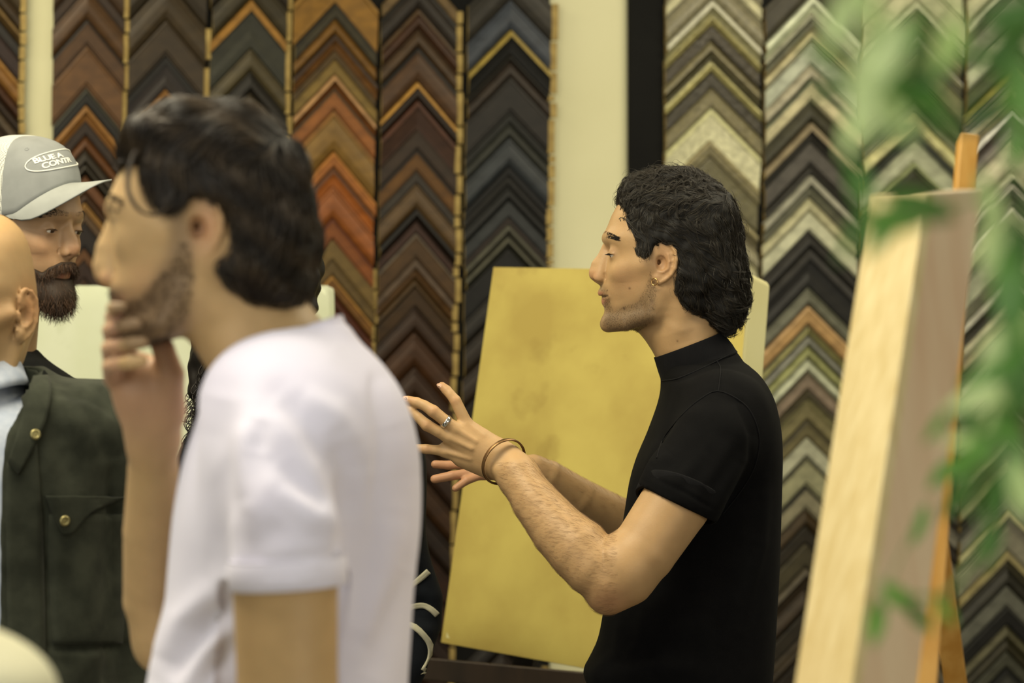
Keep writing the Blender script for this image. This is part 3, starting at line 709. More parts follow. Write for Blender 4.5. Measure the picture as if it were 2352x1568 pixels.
def ear(s, T, c, side, sc=1.0, rot=0.0, L0=70, flare=0.42):
    """ear built of helix, antihelix, concha, tragus and lobe; c=(f,u) mm, side=+-1"""
    cr, sr = math.cos(rot), math.sin(rot)
    def E(f, u, o=0): return t1(T, c[0] + (f * cr - u * sr) * sc, c[1] + (f * sr + u * cr) * sc, side * (L0 + (16 - f) * flare * sc + o))
    k = 0.001 * sc
    hel = [(10, 16), (8.4, 22), (6, 27.5), (1, 30.4), (-8.4, 27), (-15.3, 18), (-17, 5.3), (-14.7, -7.4), (-9.5, -16.8), (-1, -24)]
    lobe = [(-1, -24), (7, -28), (14, -24), (15.5, -16)]
    for q in hel + lobe: s.cone(E(4, -1, -3), E(q[0] * .9, q[1] * .9, -1), 2.6 * k, 2.0 * k, 0.002)
    a1 = T.f - T.l * side * flare; a1 = (a1 * cr + T.u * sr); a1 /= np.linalg.norm(a1); a2 = T.u * cr - T.f * sr; a2 /= np.linalg.norm(a2); a3 = np.cross(a1, a2)
    s.ell(E(-1, 1, -1.2), (14 * k, 26.5 * k, 2.3 * k), (a1, a2, a3), 0.002)
    s.chain([E(*q) for q in hel], [2.4 * k, 2.6 * k] + [2.9 * k] * 6 + [2.6 * k, 2.6 * k], 0.0015)
    s.chain([E(*q) for q in lobe], [2.6 * k, 3.2 * k, 3 * k, 3 * k], 0.002)
    s.ell(E(7, -20, 0), (8 * k, 7 * k, 3.4 * k), (T.f, T.u, T.l), 0.002)
    ax = (T.f, T.u, T.l)
    s.ell(E(5.5, 0, 3), (8.5 * k, 11.5 * k, 5.5 * k), ax, 0.002, 's')
    s.chain([E(1, 21, 0), E(-5.3, 12.6, .8), E(-7, 2.1, 1.4), E(-4.8, -8.4, 1.2), E(2.1, -13, 1), E(8, -12.5, 1)], [1.6 * k, 2 * k, 2.2 * k, 2.2 * k, 2.4 * k, 2.6 * k], 0.0015)
    s.chain([E(8.5, 16, 0), E(5, 8, -1)], [2.2 * k, 1.5 * k], 0.0015)
    s.cone(E(13, 3, 1), E(13, -4, 1), 3.2 * k, 3.2 * k, 0.002)
    s.ell(E(7.8, 2, -4), (3.0 * k, 4.0 * k, 7 * k), ax, 0.001, 's')

def face(s, T, ep=(60.5, 17, 31), er=12.0, nose=None, mouth=None, brow=(82, 42), look=-0.35, open_=2.6, cheek=(54, -12, 36), zyg=True, smile=0):
    """eye sockets, lids, nose, lips. all in mm in the head frame"""
    k = 0.001; ax = (T.f, T.u, T.l)
    for sd in (-1, 1):
        f, u, l = ep
        s.ell(t1(T, f + 15, u + 1, sd * (l + 1)), (8 * k, 9 * k, 13 * k), ax, 0.008, 's')        # socket hollow
        s.ell(t1(T, f, u, sd * l), ((er + 1.1) * k,) * 3, None, 0.005)                      # lids over the ball
        # opening between the lids
        s.ell(t1(T, f + er * .9, u + look * 8, sd * (l + 1)), (8 * k, open_ * k, 11.5 * k), ax, 0.0012, 's')
        # upper lid fold and lid rim
        s.chain([t1(T, f + 9, u + 3.5 + look * 7, sd * (l - 11)), t1(T, f + er + 1.2, u + open_ + 0.9 + look * 8, sd * l), t1(T, f + 7, u + 1.5 + look * 7, sd * (l + 12))], [1.4 * k] * 3, 0.002)
        # brow ridge
        s.chain([t1(T, brow[0] - 4, brow[1] - 5, sd * 11), t1(T, brow[0] - 8.5, brow[1] - 2, sd * 27), t1(T, brow[0] - 22, brow[1] - 5, sd * 44)], [4.6 * k, 4.8 * k, 4 * k], 0.012)
        if cheek: s.ell(t1(T, cheek[0], cheek[1], sd * cheek[2]), (14 * k, 10 * k, 9 * k), ax, 0.018)
        if zyg: s.chain([t1(T, 50, -5, sd * 42), t1(T, 22, 1, sd * 62)], [5 * k, 4 * k], 0.022)
    n = nose
    s.chain([t1(T, *p[:2], 0) for p in n['ridge']], [p[2] * k for p in n['ridge']], 0.005)
    for p, q in zip(n['ridge'][:-2], n['ridge'][1:-1]): s.cone(t1(T, p[0] - 8, p[1], 0), t1(T, q[0] - 9, q[1], 0), (p[2] + 1) * k, (q[2] + 2.2) * k, 0.008)
    s.ell(t1(T, 58, -12, 0), (17 * k, 26 * k, 27 * k), ax, 0.016)
    # side walls of the nose
    for sd in (-1, 1):
        s.cone(t1(T, n['ridge'][1][0] - 6, n['ridge'][1][1], sd * 5), t1(T, n['ala'][0] - 1, n['ala'][1] + 6, sd * 9), 5 * k, 6 * k, 0.007)
        a = n['ala']; s.ell(t1(T, a[0], a[1], sd * a[2]), (9 * k, 6.5 * k, 5 * k), ax, 0.003)
        s.ell(t1(T, a[0] + 5, a[1] - 5.5, sd * (a[2] - 4)), (6 * k, 3.2 * k, 2.6 * k), ax, 0.0015, 's')
        # nostril wing crease
        s.chain([t1(T, a[0] - 8, a[1] + 5, sd * (a[2] + 5)), t1(T, a[0] - 11, a[1] - 2, sd * (a[2] + 5))], [1.2 * k, 1.4 * k], 0.003, op='s')
    c = n['ridge'][-1]
    m = mouth
    (uf, uu), (lf, lu), (sf, su) = m['up'], m['low'], m['slit']
    for sd in (-1, 1):
        s.chain([t1(T, uf - 5.5, uu, 0), t1(T, uf - 7.5, uu, sd * 10), t1(T, sf - 13, su + 1 + smile, sd * 24)], [5.6 * k, 5 * k, 2.6 * k], 0.004)
        s.chain([t1(T, lf - 6.2, lu, 0), t1(T, lf - 8, lu, sd * 10), t1(T, sf - 13, su - 1 + smile, sd * 24)], [6.4 * k, 5.4 * k, 2.6 * k], 0.004)
    for sd in (-1, 1):
        s.chain([t1(T, sf, su, 0), t1(T, sf - 2.5, su, sd * 10), t1(T, sf - 10, su + smile, sd * 25)], [1.5 * k, 1.4 * k, 1.1 * k], 0.0015, op='s')
    # philtrum and the hollow under the lower lip
    s.cone(t1(T, uf + 3, uu + 8, 0), t1(T, uf + 2, uu + 4, 0), 1.6 * k, 1.6 * k, 0.003, op='s')

def eyeball(T, root, ep, sd, er=12.0, look=(1, -0.3, 0), iris=srgb('3a2414')):
    th = np.linspace(0, math.pi, 25); ph = np.linspace(0, 2 * math.pi, 32, endpoint=False)
    g = np.array(look, float); g /= np.linalg.norm(g); a = np.cross(g, [0, 0, 1]); a /= np.linalg.norm(a); b = np.cross(g, a)
    V, C, Q = [], [], []
    for i, t in enumerate(th):
        for p in ph:
            r = er * (1.04 if t < 0.42 else 1.0)
            d = g * math.cos(t) + (a * math.cos(p) + b * math.sin(p)) * math.sin(t)
            V.append(np.array([ep[0], ep[1], sd * ep[2]]) + d * r)
            C.append((0.004, 0.003, 0.003) if t < 0.17 else (iris if t < 0.47 else srgb('d8d0c0')))
    m = len(ph)
    for i in range(24):
        for j in range(m): Q.append((i * m + j, i * m + (j + 1) % m, (i + 1) * m + (j + 1) % m, (i + 1) * m + j))
    return mesh_obj('eye', T(np.array(V)), np.array(Q), M_eye, root, colors=C)
M_eye = attr_mat('eyeball', rough=0.12, grain=0.05, gscale=200, spec=0.6)

def bvh_of(V, Q): return BVHTree.FromPolygons([tuple(v) for v in V], [tuple(int(i) for i in q) for q in Q])
def tri_tree(V, Q): return bvh_of(V, Q)

def grow(tree, roots, flow, L, steps, curl, freq, lift, r0, colour=None, rng=RNG, side=None, phase_scale=18, tipflick=0.0, gravity=None, r1=0.2):
    """strands that run over a surface following flow(p)->direction, waving sideways and lifting off it"""
    out = []
    for p in roots:
        p = Vector(p); l = L * rng.uniform(0.65, 1.25); st = l / steps
        ph = noise.noise(p * phase_scale) * 9 + rng.uniform(-0.5, 0.5)
        loc, n, _, _ = tree.find_nearest(p)
        if loc is None: continue
        q = loc; pts = []; base = rng.uniform(0, lift * 0.5); tip = rng.uniform(0.5, 1.4) * lift
        am = curl * rng.uniform(0.6, 1.3)
        for i in range(steps + 1):
            t = i / steps
            hgt = base + tip * (0.25 + 0.75 * math.sin(t * 2.6) * 1.0) * t + lift * 0.35 * math.sin(ph + freq * l * t * 1.7)
            pts.append(q + n * hgt)
            d = Vector(flow(q)); d = d - n * d.dot(n)
            if d.length < 1e-6: break
            d.normalize(); s = n.cross(d)
            ang = am * math.sin(ph + freq * l * t)
            d = d * math.cos(ang) + s * math.sin(ang)
            q2 = q + d * st
            loc2, n2, _, dist = tree.find_nearest(q2)
            if dist > st * 1.5 or tipflick and t > 1 - tipflick: q = q2
            else: q = loc2; n = n2
        if len(pts) == steps + 1:
            tt = np.linspace(0, 1, steps + 1)
            out.append((np.array([tuple(v) for v in pts]), r0 * (1 - (1 - r1) * tt ** 1.5)))
    return out

def flow_px(ctrl, yl=0.0):
    """direction field from side-view control arrows (px, py, dx, dy down)"""
    A = np.array(ctrl, float)
    def f(p):
        x = CX + p[0] * F / p[1]; y = CY - (p[2] - CZ) * F / p[1]
        w = 1.0 / (((A[:, 0] - x) ** 2 + (A[:, 1] - y) ** 2) + 300.0) ** 1.5
        dx = (A[:, 2] * w).sum(); dy = (A[:, 3] * w).sum()
        return (dx, 0.0, -dy)
    return f

def poly_cut(s, arr, T, poly, k=0.006, lmax=None):
    """keep arr only inside a side-view outline given in head mm (f,u)"""
    X, Y, Z = s.coords(); o = T.o
    f = ((X - o[0]) * T.f[0] + (Y - o[1]) * T.f[1] + (Z - o[2]) * T.f[2]) * 1000
    u = ((X - o[0]) * T.u[0] + (Y - o[1]) * T.u[1] + (Z - o[2]) * T.u[2]) * 1000
    f, u = np.broadcast_arrays(f, u)
    near = arr < 0.025
    d = np.full(arr.shape, 0.05, np.float32)
    d[near] = polysdf(poly, f[near], u[near]) * 0.001
    h = np.maximum(k - np.abs(arr - d), 0) / k
    return np.maximum(arr, d) + h * h * k * 0.25

def legs(root, cx, cy, hipz, fwd, colour, label_part='trousers', gap=0.085, r=0.085, shoe='1c1a18'):
    """trousers with two legs, and shoes on the floor"""
    f = np.array([fwd[0], fwd[1], 0.0]); f /= np.linalg.norm(f); sd = np.cross(f, [0, 0, 1])
    s = SDF((cx - 0.36, cy - 0.36, 0.0), (cx + 0.36, cy + 0.36, hipz + 0.08), 0.008)
    c = np.array([cx, cy, 0.0]); 
    s.ell(c + [0, 0, hipz - 0.06], (0.16, 0.13, 0.13), (sd, f, (0, 0, 1)), 0.03)
    for k in (-1, 1):
        s.chain([c + sd * k * gap + [0, 0, hipz - 0.1], c + sd * k * (gap + 0.015) + f * 0.01 + [0, 0, 0.5], c + sd * k * (gap + 0.02) + [0, 0, 0.13]], [r, r * 0.75, r * 0.62], 0.03)
    V, Q = s.mesh(1)
    m = simple('trouser_cloth', srgb(colour), srgb(colour, 0.8), scale=60, rough=0.85)
    mesh_obj('trousers', V, Q, m, root)
    ms = simple('shoe_leather', srgb(shoe), rough=0.5)
    for k in (-1, 1):
        b = c + sd * k * (gap + 0.02)
        s = SDF(b + [-0.2, -0.2, -0.01], b + [0.2, 0.2, 0.14], 0.006)
        s.cone(b - f * 0.05 + [0, 0, 0.045], b + f * 0.14 + [0, 0, 0.036], 0.042, 0.036, 0.01)
        s.cone(b - f * 0.03 + [0, 0, 0.05], b - f * 0.03 + [0, 0, 0.11], 0.04, 0.038, 0.02)
        X, Y, Z = s.coords(); s.a = np.maximum(s.a, (0.001 - Z) + 0 * X + 0 * Y).astype(np.float32)
        V, Q = s.mesh(1); mesh_obj('shoe', V, Q, ms, root)
def join_parts(parts):
    V, Q, off = [], [], 0
    for v, q in parts: V.append(v); Q.append(q + off); off += len(v)
    return np.concatenate(V), np.concatenate(Q)

def torus(c, axis, R, r, flatr=None, n=56, m=12, arc=2 * math.pi, start=0.0):
    axis = np.array(axis, float); axis /= np.linalg.norm(axis); a = np.cross(axis, [0.2, 0.1, 1.0]); a /= np.linalg.norm(a); b = np.cross(axis, a)
    V, Q = [], []; full = arc > 6.28
    cnt = n if full else n + 1
    for i in range(cnt):
        t = start + arc * i / n; d = a * math.cos(t) + b * math.sin(t)
        for j in range(m):
            p = 2 * math.pi * j / m; V.append(np.array(c) + d * (R + r * math.cos(p)) + axis * (flatr or r) * math.sin(p))
    for i in range(n if full else n):
        for j in range(m): Q.append((i * m + j, ((i + 1) % cnt) * m + j, ((i + 1) % cnt) * m + (j + 1) % m, i * m + (j + 1) % m))
    return np.array(V), np.array(Q)

def softmask(V, poly, soft):
    x, y = proj(V); d = polysdf(poly, x.astype(np.float32), y.astype(np.float32)); t = np.clip(0.5 - d / soft, 0, 1); return (t * t * (3 - 2 * t))[:, None]
def locks(guides, per, rc, r0, rng, fray=.0006):
    """bundle strands round each guide so they read as locks that close towards the tip"""
    out = []
    for g, _ in guides:
        n = len(g); t = np.linspace(0, 1, n)[:, None]; R = rc * rng.uniform(.6, 1.3)
        T_ = np.gradient(g, axis=0); T_ /= np.linalg.norm(T_, axis=1, keepdims=True) + 1e-9
        for _k in range(per):
            o = rng.normal(0, .55, 3) * R; o = o[None] - T_ * (T_ @ o)[:, None]
            e = 1 - rng.uniform(0, .25); m = max(4, int(n * e))
            w = fray * np.sin(t * rng.uniform(4, 9) + rng.uniform(0, 6)) * rng.normal(0, 1, 3)[None] * t
            s_ = g + o * (1 - .75 * t ** 1.3) + w
            idx = np.linspace(0, m - 1, n); s2 = np.stack([np.interp(idx, np.arange(n), s_[:, c]) for c in range(3)], 1)
            out.append((s2, r0 * (1 - .8 * np.linspace(0, 1, n) ** 1.5)))
    return out

def fold_near(V, Nn, folds):
    """soft cloth folds on the side of a garment that faces -y; polylines are matched in x and z only"""
    D = np.zeros(len(V)); m = Nn[:, 1] < 0.35; idx = np.where(m)[0]
    x, y = proj(V[idx]); Vp = np.stack([x, np.zeros_like(x), y], 1); dep = V[idx, 1]
    for pts, amp, w in folds:
        pp = np.array(pts); px, py = proj(pp); pl = np.stack([px, np.zeros_like(px), py], 1)
        dm = np.full(len(idx), 9e3); tt = np.zeros(len(idx)); n = len(pl) - 1
        for i in range(n):
            d, t = segdist(Vp, pl[i], pl[i + 1]); k = d < dm; dm[k] = d[k]; tt[k] = (i + t[k]) / n
        dm = dm * dep / F
        D[idx] += amp * np.exp(-dm ** 2 / (2 * w * w)) * np.sin(np.clip(tt, 0.03, 0.97) * math.pi) ** 0.5 * np.clip((0.35 - Nn[idx, 1]) * 2, 0, 1)
    return V + Nn * D[:, None]
# ------------------------------------------------------------------ the man in the black knit shirt
DA = 3.6; KA = DA / F
def build_A():
    root = thing('person', 'curly dark-haired man in a black mock-neck knit shirt gesturing with both hands', 'person', (P(1600, 784, DA)[0], DA, 0))
    T = frame(P(1510, 610, DA), (-1, 0, 0), (0, 0, 1))     # T.l = +y? the person's right, away from the camera
    if T.l[1] < 0: pass
    near = -1 if T.l[1] > 0 else 1
    # ---- head and neck
    lo = P(1310, 900, DA) + [0, -0.13, 0]; hi = P(1740, 375, DA) + [0, 0.13, 0]
    s = SDF(lo, hi, 0.0015)
    V, Q = head_loft(ROWS_A, T)
    skull = s.mesh_in(V, Q, 0.0, half=16).copy()
    # neck
    def nr(xf, yf, xb, yb, hw, e=2.1):
        a, b = P(xf, yf, DA), P(xb, yb, DA); return ((a + b) / 2, (b - a) / 2, (0, hw, 0), e)
    nk = [nr(1452, 735, 1655, 640, .052), nr(1466, 762, 1652, 690, .056), nr(1483, 783, 1655, 730, .058), nr(1496, 803, 1658, 765, .056), nr(1509, 826, 1664, 795, .056), nr(1535, 880, 1680, 850, .055)]
    Vn, Qn = loft(nk, 64); s.mesh_in(Vn, Qn, 0.012)
    # sternomastoid, adam's apple
    s.chain([P(1580, 690, DA - .050), P(1556, 750, DA - .047), P(1546, 790, DA - .036)], [.008, .007, .004], .020)
    # jaw angle
    for sd in (-1, 1):
        s.chain([t1(T, -2, -40, sd * 52), t1(T, 12, -72, sd * 50), t1(T, 48, -86, sd * 32), t1(T, 74, -88, sd * 10)], [.013, .011, .010, .010], .012)
    face(s, T, ep=(61, 17.5, 31), nose=dict(ridge=[(77, 27, 6.0), (84, 13, 5.5), (92, 2, 6.2), (95, -10, 7.0), (94.5, -13.5, 7.0), (89, -20, 4.5), (83, -26, 3.5)], ala=(86.5, -18, 11)),
         mouth=dict(up=(88, -40), low=(82, -53.5), slit=(84.5, -46)), brow=(79, 45), look=-0.42, open_=2.0)
    ear(s, T, (-6, 1), near, L0=66)
    ear(s, T, (-6, 1), -near, L0=66)
    Vh, Qh = s.mesh(2)
    # ---- arms, hands, hidden trunk
    s = SDF(P(905, 1600, 3.6) + [0, -0.32, 0], P(1800, 840, 3.6) + [0, 0.30, 0], 0.0018)
    def ch(pts, k=0.01, **kw): s.chain([P(x, y, d) for x, y, d, r in pts], [r * d / F for x, y, d, r in pts], k, **kw)
    # trunk core, well inside the shirt
    s.cone(P(1640, 1000, 3.6), P(1600, 1540, 3.6), .08, .08, .02); s.cone(P(1650, 965, 3.46), P(1650, 965, 3.76), .055, .055, .03)
    s.cone(P(1602, 850, 3.6), P(1640, 960, 3.6), .045, .07, .02)
    # near arm
    ch([(1680, 965, 3.45, 72), (1620, 1050, 3.41, 80), (1552, 1155, 3.38, 80), (1478, 1265, 3.365, 75), (1432, 1322, 3.36, 70)], .014)
    ch([(1432, 1322, 3.36, 64), (1408, 1345, 3.36, 52), (1398, 1362, 3.36, 42)], .016)
    ch([(1425, 1300, 3.36, 76), (1398, 1328, 3.36, 67), (1366, 1300, 3.365, 71), (1330, 1262, 3.375, 72), (1286, 1221, 3.39, 64), (1230, 1152, 3.41, 54), (1190, 1092, 3.43, 44)], .012)
    s.ell(P(1392, 1372, 3.355), (.018, .016, .018), None, .02)                    # elbow point
    # crease at the elbow bend
    ch([(1404, 1212, 3.33, 5), (1424, 1222, 3.318, 3), (1440, 1245, 3.318, 2)], .006, op='s')
    # wrist and back of the hand (flattened towards the camera)
    fl = dict(flat=(0.10, 0.99, 0.05), fs=0.72)
    ch([(1190, 1092, 3.43, 46), (1162, 1062, 3.445, 45)], .012, **fl)
    s.ell(P(1146, 1076, 3.430), (.009, .008, .007), None, .012)                # ulnar knob
    MC = {'index': ((1146, 1028, 3.452, 22), (1072, 975, 3.448, 16)), 'middle': ((1140, 1042, 3.446, 24), (1047, 985, 3.440, 16.5)),
          'ring': ((1136, 1056, 3.442, 24), (1031, 1004, 3.442, 16)), 'little': ((1136, 1070, 3.445, 22), (1024, 1037, 3.452, 14.5))}
    for a, b in MC.values(): ch([a, ((a[0] + b[0]) / 2, (a[1] + b[1]) / 2, (a[2] + b[2]) / 2 , (a[3] + b[3]) / 2 - 1), b], .010, flat=(0.1, 0.99, 0.05), fs=0.8)
    ch([(1110, 1050, 3.462, 30), (1060, 1010, 3.464, 24)], .012, flat=(0.1, 0.99, 0.05), fs=0.55)  # palm body
    ch([(1125, 1080, 3.455, 17), (1060, 1056, 3.457, 15)], .012)                     # little-finger side pad
    FG = {'index': [(1072, 975, 3.448, 15), (1046, 920, 3.445, 13.2), (1034, 905, 3.447, 11.4), (1026, 896, 3.45, 11.6), (1015, 886, 3.452, 9.6)],
          'middle': [(1047, 985, 3.440, 15.5), (1020, 964, 3.435, 13.5), (995, 944, 3.432, 14.4), (975, 931, 3.435, 12), (957, 924, 3.438, 12.2), (936, 918, 3.442, 10)],
          'ring': [(1031, 1004, 3.442, 15), (1005, 990, 3.438, 12.8), (980, 976, 3.436, 13.8), (962, 959, 3.439, 11.6), (944, 944, 3.443, 11.6), (928, 932, 3.447, 9.6)],
          'little': [(1024, 1037, 3.452, 13.5), (1000, 1033, 3.450, 11), (979, 1031, 3.450, 11.6), (962, 1030, 3.453, 10), (945, 1027, 3.457, 8.6)]}
    for k_, pts in FG.items(): ch(pts, .0028)
    # webs
    ch([(1060, 980, 3.450, 9), (1050, 978, 3.450, 5)], .008); ch([(1040, 1000, 3.45, 9), (1032, 996, 3.45, 6)], .008); ch([(1030, 1022, 3.453, 9), (1018, 1022, 3.453, 5)], .008)
    # extensor tendons
    for q in ('index', 'middle', 'ring', 'little'):
        a, b = MC[q]; ch([(a[0] * .5 + b[0] * .5, a[1] * .5 + b[1] * .5, (a[2] + b[2]) / 2 - .0105, 3.2), (b[0], b[1], b[2] - .0065, 5)], .004)
    # thumb, on the far side of the palm
    ch([(1138, 1040, 3.462, 20), (1096, 1010, 3.492, 16), (1066, 1006, 3.512, 12.5), (1040, 1010, 3.522, 10)], .006)
    # far arm and far hand, palm up
    ch([(1660, 965, 3.76, 70), (1560, 1130, 3.80, 66), (1500, 1240, 3.80, 60)], .014)
    ch([(1500, 1240, 3.80, 60), (1425, 1203, 3.775, 58), (1330, 1143, 3.73, 46), (1262, 1092, 3.70, 35), (1225, 1078, 3.69, 32)], .012)
    ch([(1225, 1078, 3.69, 31), (1150, 1076, 3.685, 30), (1110, 1074, 3.685, 24)], .010, flat=(0, 0.9, 0.44), fs=0.8)
    ch([(1120, 1062, 3.68, 13), (1070, 1066, 3.672, 11), (1030, 1068, 3.668, 10.5), (999, 1066, 3.665, 9.5)], .003)
    ch([(1125, 1080, 3.67, 13), (1080, 1086, 3.66, 11.5), (1038, 1092, 3.652, 11), (998, 1100, 3.65, 10)], .003)
    ch([(1140, 1090, 3.67, 13), (1098, 1093, 3.655, 10), (1072, 1103, 3.648, 10), (1046, 1121, 3.645, 8.5)], .003)
    ch([(1120, 1056, 3.70, 12), (1080, 1048, 3.70, 10), (1050, 1036, 3.70, 9)], .003)
    ch([(1180, 1064, 3.70, 18), (1140, 1046, 3.715, 13), (1110, 1034, 3.72, 10)], .006)
    Va, Qa = s.mesh(2)
    V, Q = join_parts([(Vh, Qh), (Va, Qa)])
    skin = srgb('b08f64'); pink = srgb('a87656'); st = srgb('5e4c36'); palm = srgb('ac805e')
    x, y = proj(V)
    C = blobcol(V, skin, [(1440, 735, 60, 26, st, .55), (1480, 715, 30, 34, st, .45), (1398, 735, 22, 24, st, .55), (1378, 661, 12, 9, st, .5), (1420, 665, 22, 30, st, .22), (1500, 640, 14, 60, st, .15),
        (1378, 674, 9, 5, srgb('a8644e'), .8), (1385, 692, 8, 8, srgb('b06c56'), .8), (1362, 632, 16, 14, pink, .5), (1440, 640, 40, 30, pink, .25), (1526, 600, 26, 50, pink, .4), (1404, 575, 18, 14, srgb('8e6a50'), .4),
        (1446, 662, 2.6, 2.6, srgb('4a3020'), .8), (1433, 708, 3, 3, srgb('3c2618'), .9), (1497, 691, 2.5, 2.5, srgb('4a3020'), .7), (1556, 783, 2.2, 2.2, srgb('4a3020'), .7),
        (1400, 1385, 50, 34, pink, .55), (1015, 886, 16, 16, pink, .4), (936, 918, 18, 14, pink, .4), (996, 943, 16, 12, pink, .35), (980, 976, 16, 12, pink, .35), (1046, 918, 14, 14, pink, .3), (979, 1031, 16, 10, pink, .35)])
    m = softmask(V, [(1376, 662), (1392, 716), (1380, 745), (1400, 762), (1465, 764), (1500, 735), (1508, 668), (1494, 640), (1484, 668), (1466, 690), (1432, 700), (1410, 712), (1398, 690), (1392, 662)], 26) * .55; C = C * (1 - m) + np.array(st) * m
    fh = (V[:, 1] > 3.62) & (y > 1000) & (x < 1160); C[fh] = np.array(palm)
    body = mesh_obj('body', V, Q, M_skin, root, colors=C)
    for sd in (-1, 1): eyeball(T, root, (61, 17.5, 31), sd, look=(1, -0.45, 0))
    for nm, pts in FG.items():
        a, b = P(*pts[-2][:3]), P(*pts[-1][:3]); r = pts[-1][3] * 3.44 / F; ax_ = (b - a) / np.linalg.norm(b - a); up_ = np.array([0.35, -1, .15]) if nm != 'index' else np.array([-.9, -.6, .2]); up_ = up_ - ax_ * up_.dot(ax_); up_ /= np.linalg.norm(up_); sd_ = np.cross(ax_, up_)
        th_ = np.linspace(0, 2 * math.pi, 20, endpoint=False); Vn_ = []
        for q_ in (0.25, .6, 1.0):
            for t_ in th_: Vn_.append(b + up_ * (r * 1.08 - .0013 * q_ * q_ * (1 + math.cos(t_) ** 2 * .6)) + ax_ * (r * .95 * q_ * math.sin(t_) + .0008) + sd_ * r * .66 * q_ * math.cos(t_))
        Vn_.append(b + up_ * r * 1.08 + ax_ * .0008); Qn_ = [(i_ * 20 + j_, i_ * 20 + (j_ + 1) % 20, (i_ + 1) * 20 + (j_ + 1) % 20, (i_ + 1) * 20 + j_) for i_ in range(2) for j_ in range(20)] + [(60, j_, (j_ + 1) % 20) for j_ in range(20)]
        mesh_obj('fingernail', Vn_, Qn_, M_nail2, root)
    # ---- hair
    s = SDF(P(1395, 800, DA) + [0, -0.14, 0], P(1760, 365, DA) + [0, 0.14, 0], 0.0025)
    skull = s.mesh_in(V=head_loft(ROWS_A, T)[0], Q=head_loft(ROWS_A, T)[1], k=0.0, half=12)
    X, Y, Z = s.coords(); pz = CY - (Z - CZ) / KA
    th = np.interp(pz, [380, 480, 560, 640, 720], [0.004, 0.005, 0.004, 0.007, 0.009]).astype(np.float32)
    s.a = (skull - th).astype(np.float32)
    for q in [(1655, 640, 60, .055), (1668, 690, 46, .05), (1640, 705, 46, .045), (1660, 735, 30, .035)]:
        r = q[2] * KA
        s.ell(P(q[0], q[1], DA), (r, q[3] + .02, r), None, .02)
    s.ell(P(1465, 430, DA), (.020, .045, .018), None, .02)
    s.ell(P(1540, 412, DA), (.035, .055, .016), None, .02)
    poly_px = [(1418, 462), (1416, 438), (1440, 400), (1500, 380), (1600, 385), (1680, 440), (1720, 560), (1728, 680), (1715, 765), (1680, 772), (1640, 752), (1606, 722), (1572, 700), (1552, 668), (1550, 640), (1560, 600), (1548, 566), (1522, 555), (1503, 566), (1490, 588), (1478, 597), (1467, 580), (1458, 548), (1446, 522), (1440, 492), (1436, 468)]
    poly_px = [q if i < 10 else (CX + (q[0] - CX) * .978, CY + (q[1] - CY) * .978) for i, q in enumerate(poly_px)]
    poly = [((1510 - a) * .648, (610 - b) * .648) for a, b in poly_px]
    s.a = poly_cut(s, s.a, T, poly).astype(np.float32)
    Vs, Qs = s.mesh(2); n_ = normals(Vs, Qs)
    lump = np.array([noise.noise(Vector(v) * 42) + 0.6 * noise.noise(Vector(v) * 90) for v in Vs]); Vs = Vs + n_ * (lump * 0.0035)[:, None]
    hb = srgb('12100c')
    hair = mesh_obj('hair', Vs, Qs, M_hairdull, root, colors=np.tile(hb, (len(Vs), 1)))
    tree = bvh_of(Vs, Qs)
    flow = flow_px([(1640, 450, -1, .1), (1600, 420, -1, -.05), (1540, 405, -1, 0), (1470, 405, -1, .25), (1440, 430, -.7, .7), (1600, 480, -1, .25), (1540, 470, -1, .2), (1480, 470, -.8, .5), (1450, 500, .2, 1),
                    (1470, 540, .7, .8), (1520, 530, 1, .35), (1580, 560, 1, .6), (1620, 600, .8, .9), (1640, 640, .7, 1), (1560, 520, 1, .2), (1690, 480, .5, 1), (1705, 560, .2, 1), (1710, 640, .5, 1), (1640, 690, .8, .7),
                    (1690, 700, 1, .5), (1670, 740, .8, .8), (1600, 670, .5, 1), (1660, 520, .5, 1), (1575, 690, -.3, 1), (1620, 720, .5, 1), (1484, 575, .1, 1)])
    rng = np.random.default_rng(5)
    xs, ys = proj(Vs); nearside = Vs[:, 1] < DA + .05
    def pick(m, n): c = np.where(m)[0]; return Vs[rng.choice(c, n)]
    G = grow(tree, pick(nearside, 900), flow, 0.046, 14, 0.5, 85, 0.0022, 0.0005, rng=rng, phase_scale=40)
    G += grow(tree, pick(nearside & (ys < 480) & (xs < 1640), 150), flow, 0.040, 14, 1.25, 125, 0.0045, 0.0005, rng=rng, phase_scale=40)
    G += grow(tree, pick(nearside & (ys > 620) & (xs > 1600), 130), flow, 0.036, 14, 0.4, 80, 0.004, 0.0005, rng=rng, tipflick=0.5, phase_scale=40)
    G += grow(tree, pick(nearside & (xs < 1480) & (ys < 520), 22), flow, 0.026, 14, 1.0, 140, 0.0022, 0.0004, rng=rng)
    G += grow(tree, pick(nearside & (ys > 600) & (ys < 752) & (xs > 1672), 120), lambda q: (1.0, -.1, -.25), 0.030, 14, 0.35, 70, 0.004, 0.0005, rng=rng, tipflick=0.85)
    S1 = locks(G, 8, .0021, .0003, rng)
    S2 = grow(tree, pick(nearside, 260), flow, 0.045, 14, 1.0, 120, 0.0075, 0.0003, rng=rng); S3 = grow(tree, pick(nearside, 3000), flow, 0.030, 9, 0.45, 85, 0.0012, 0.00030, rng=rng, phase_scale=40); S4 = []
    def crv(pts, r=0.0005):
        q = resample([list(P(a, b, d)) for a, b, d in pts], 16); return (q, np.full(16, r))
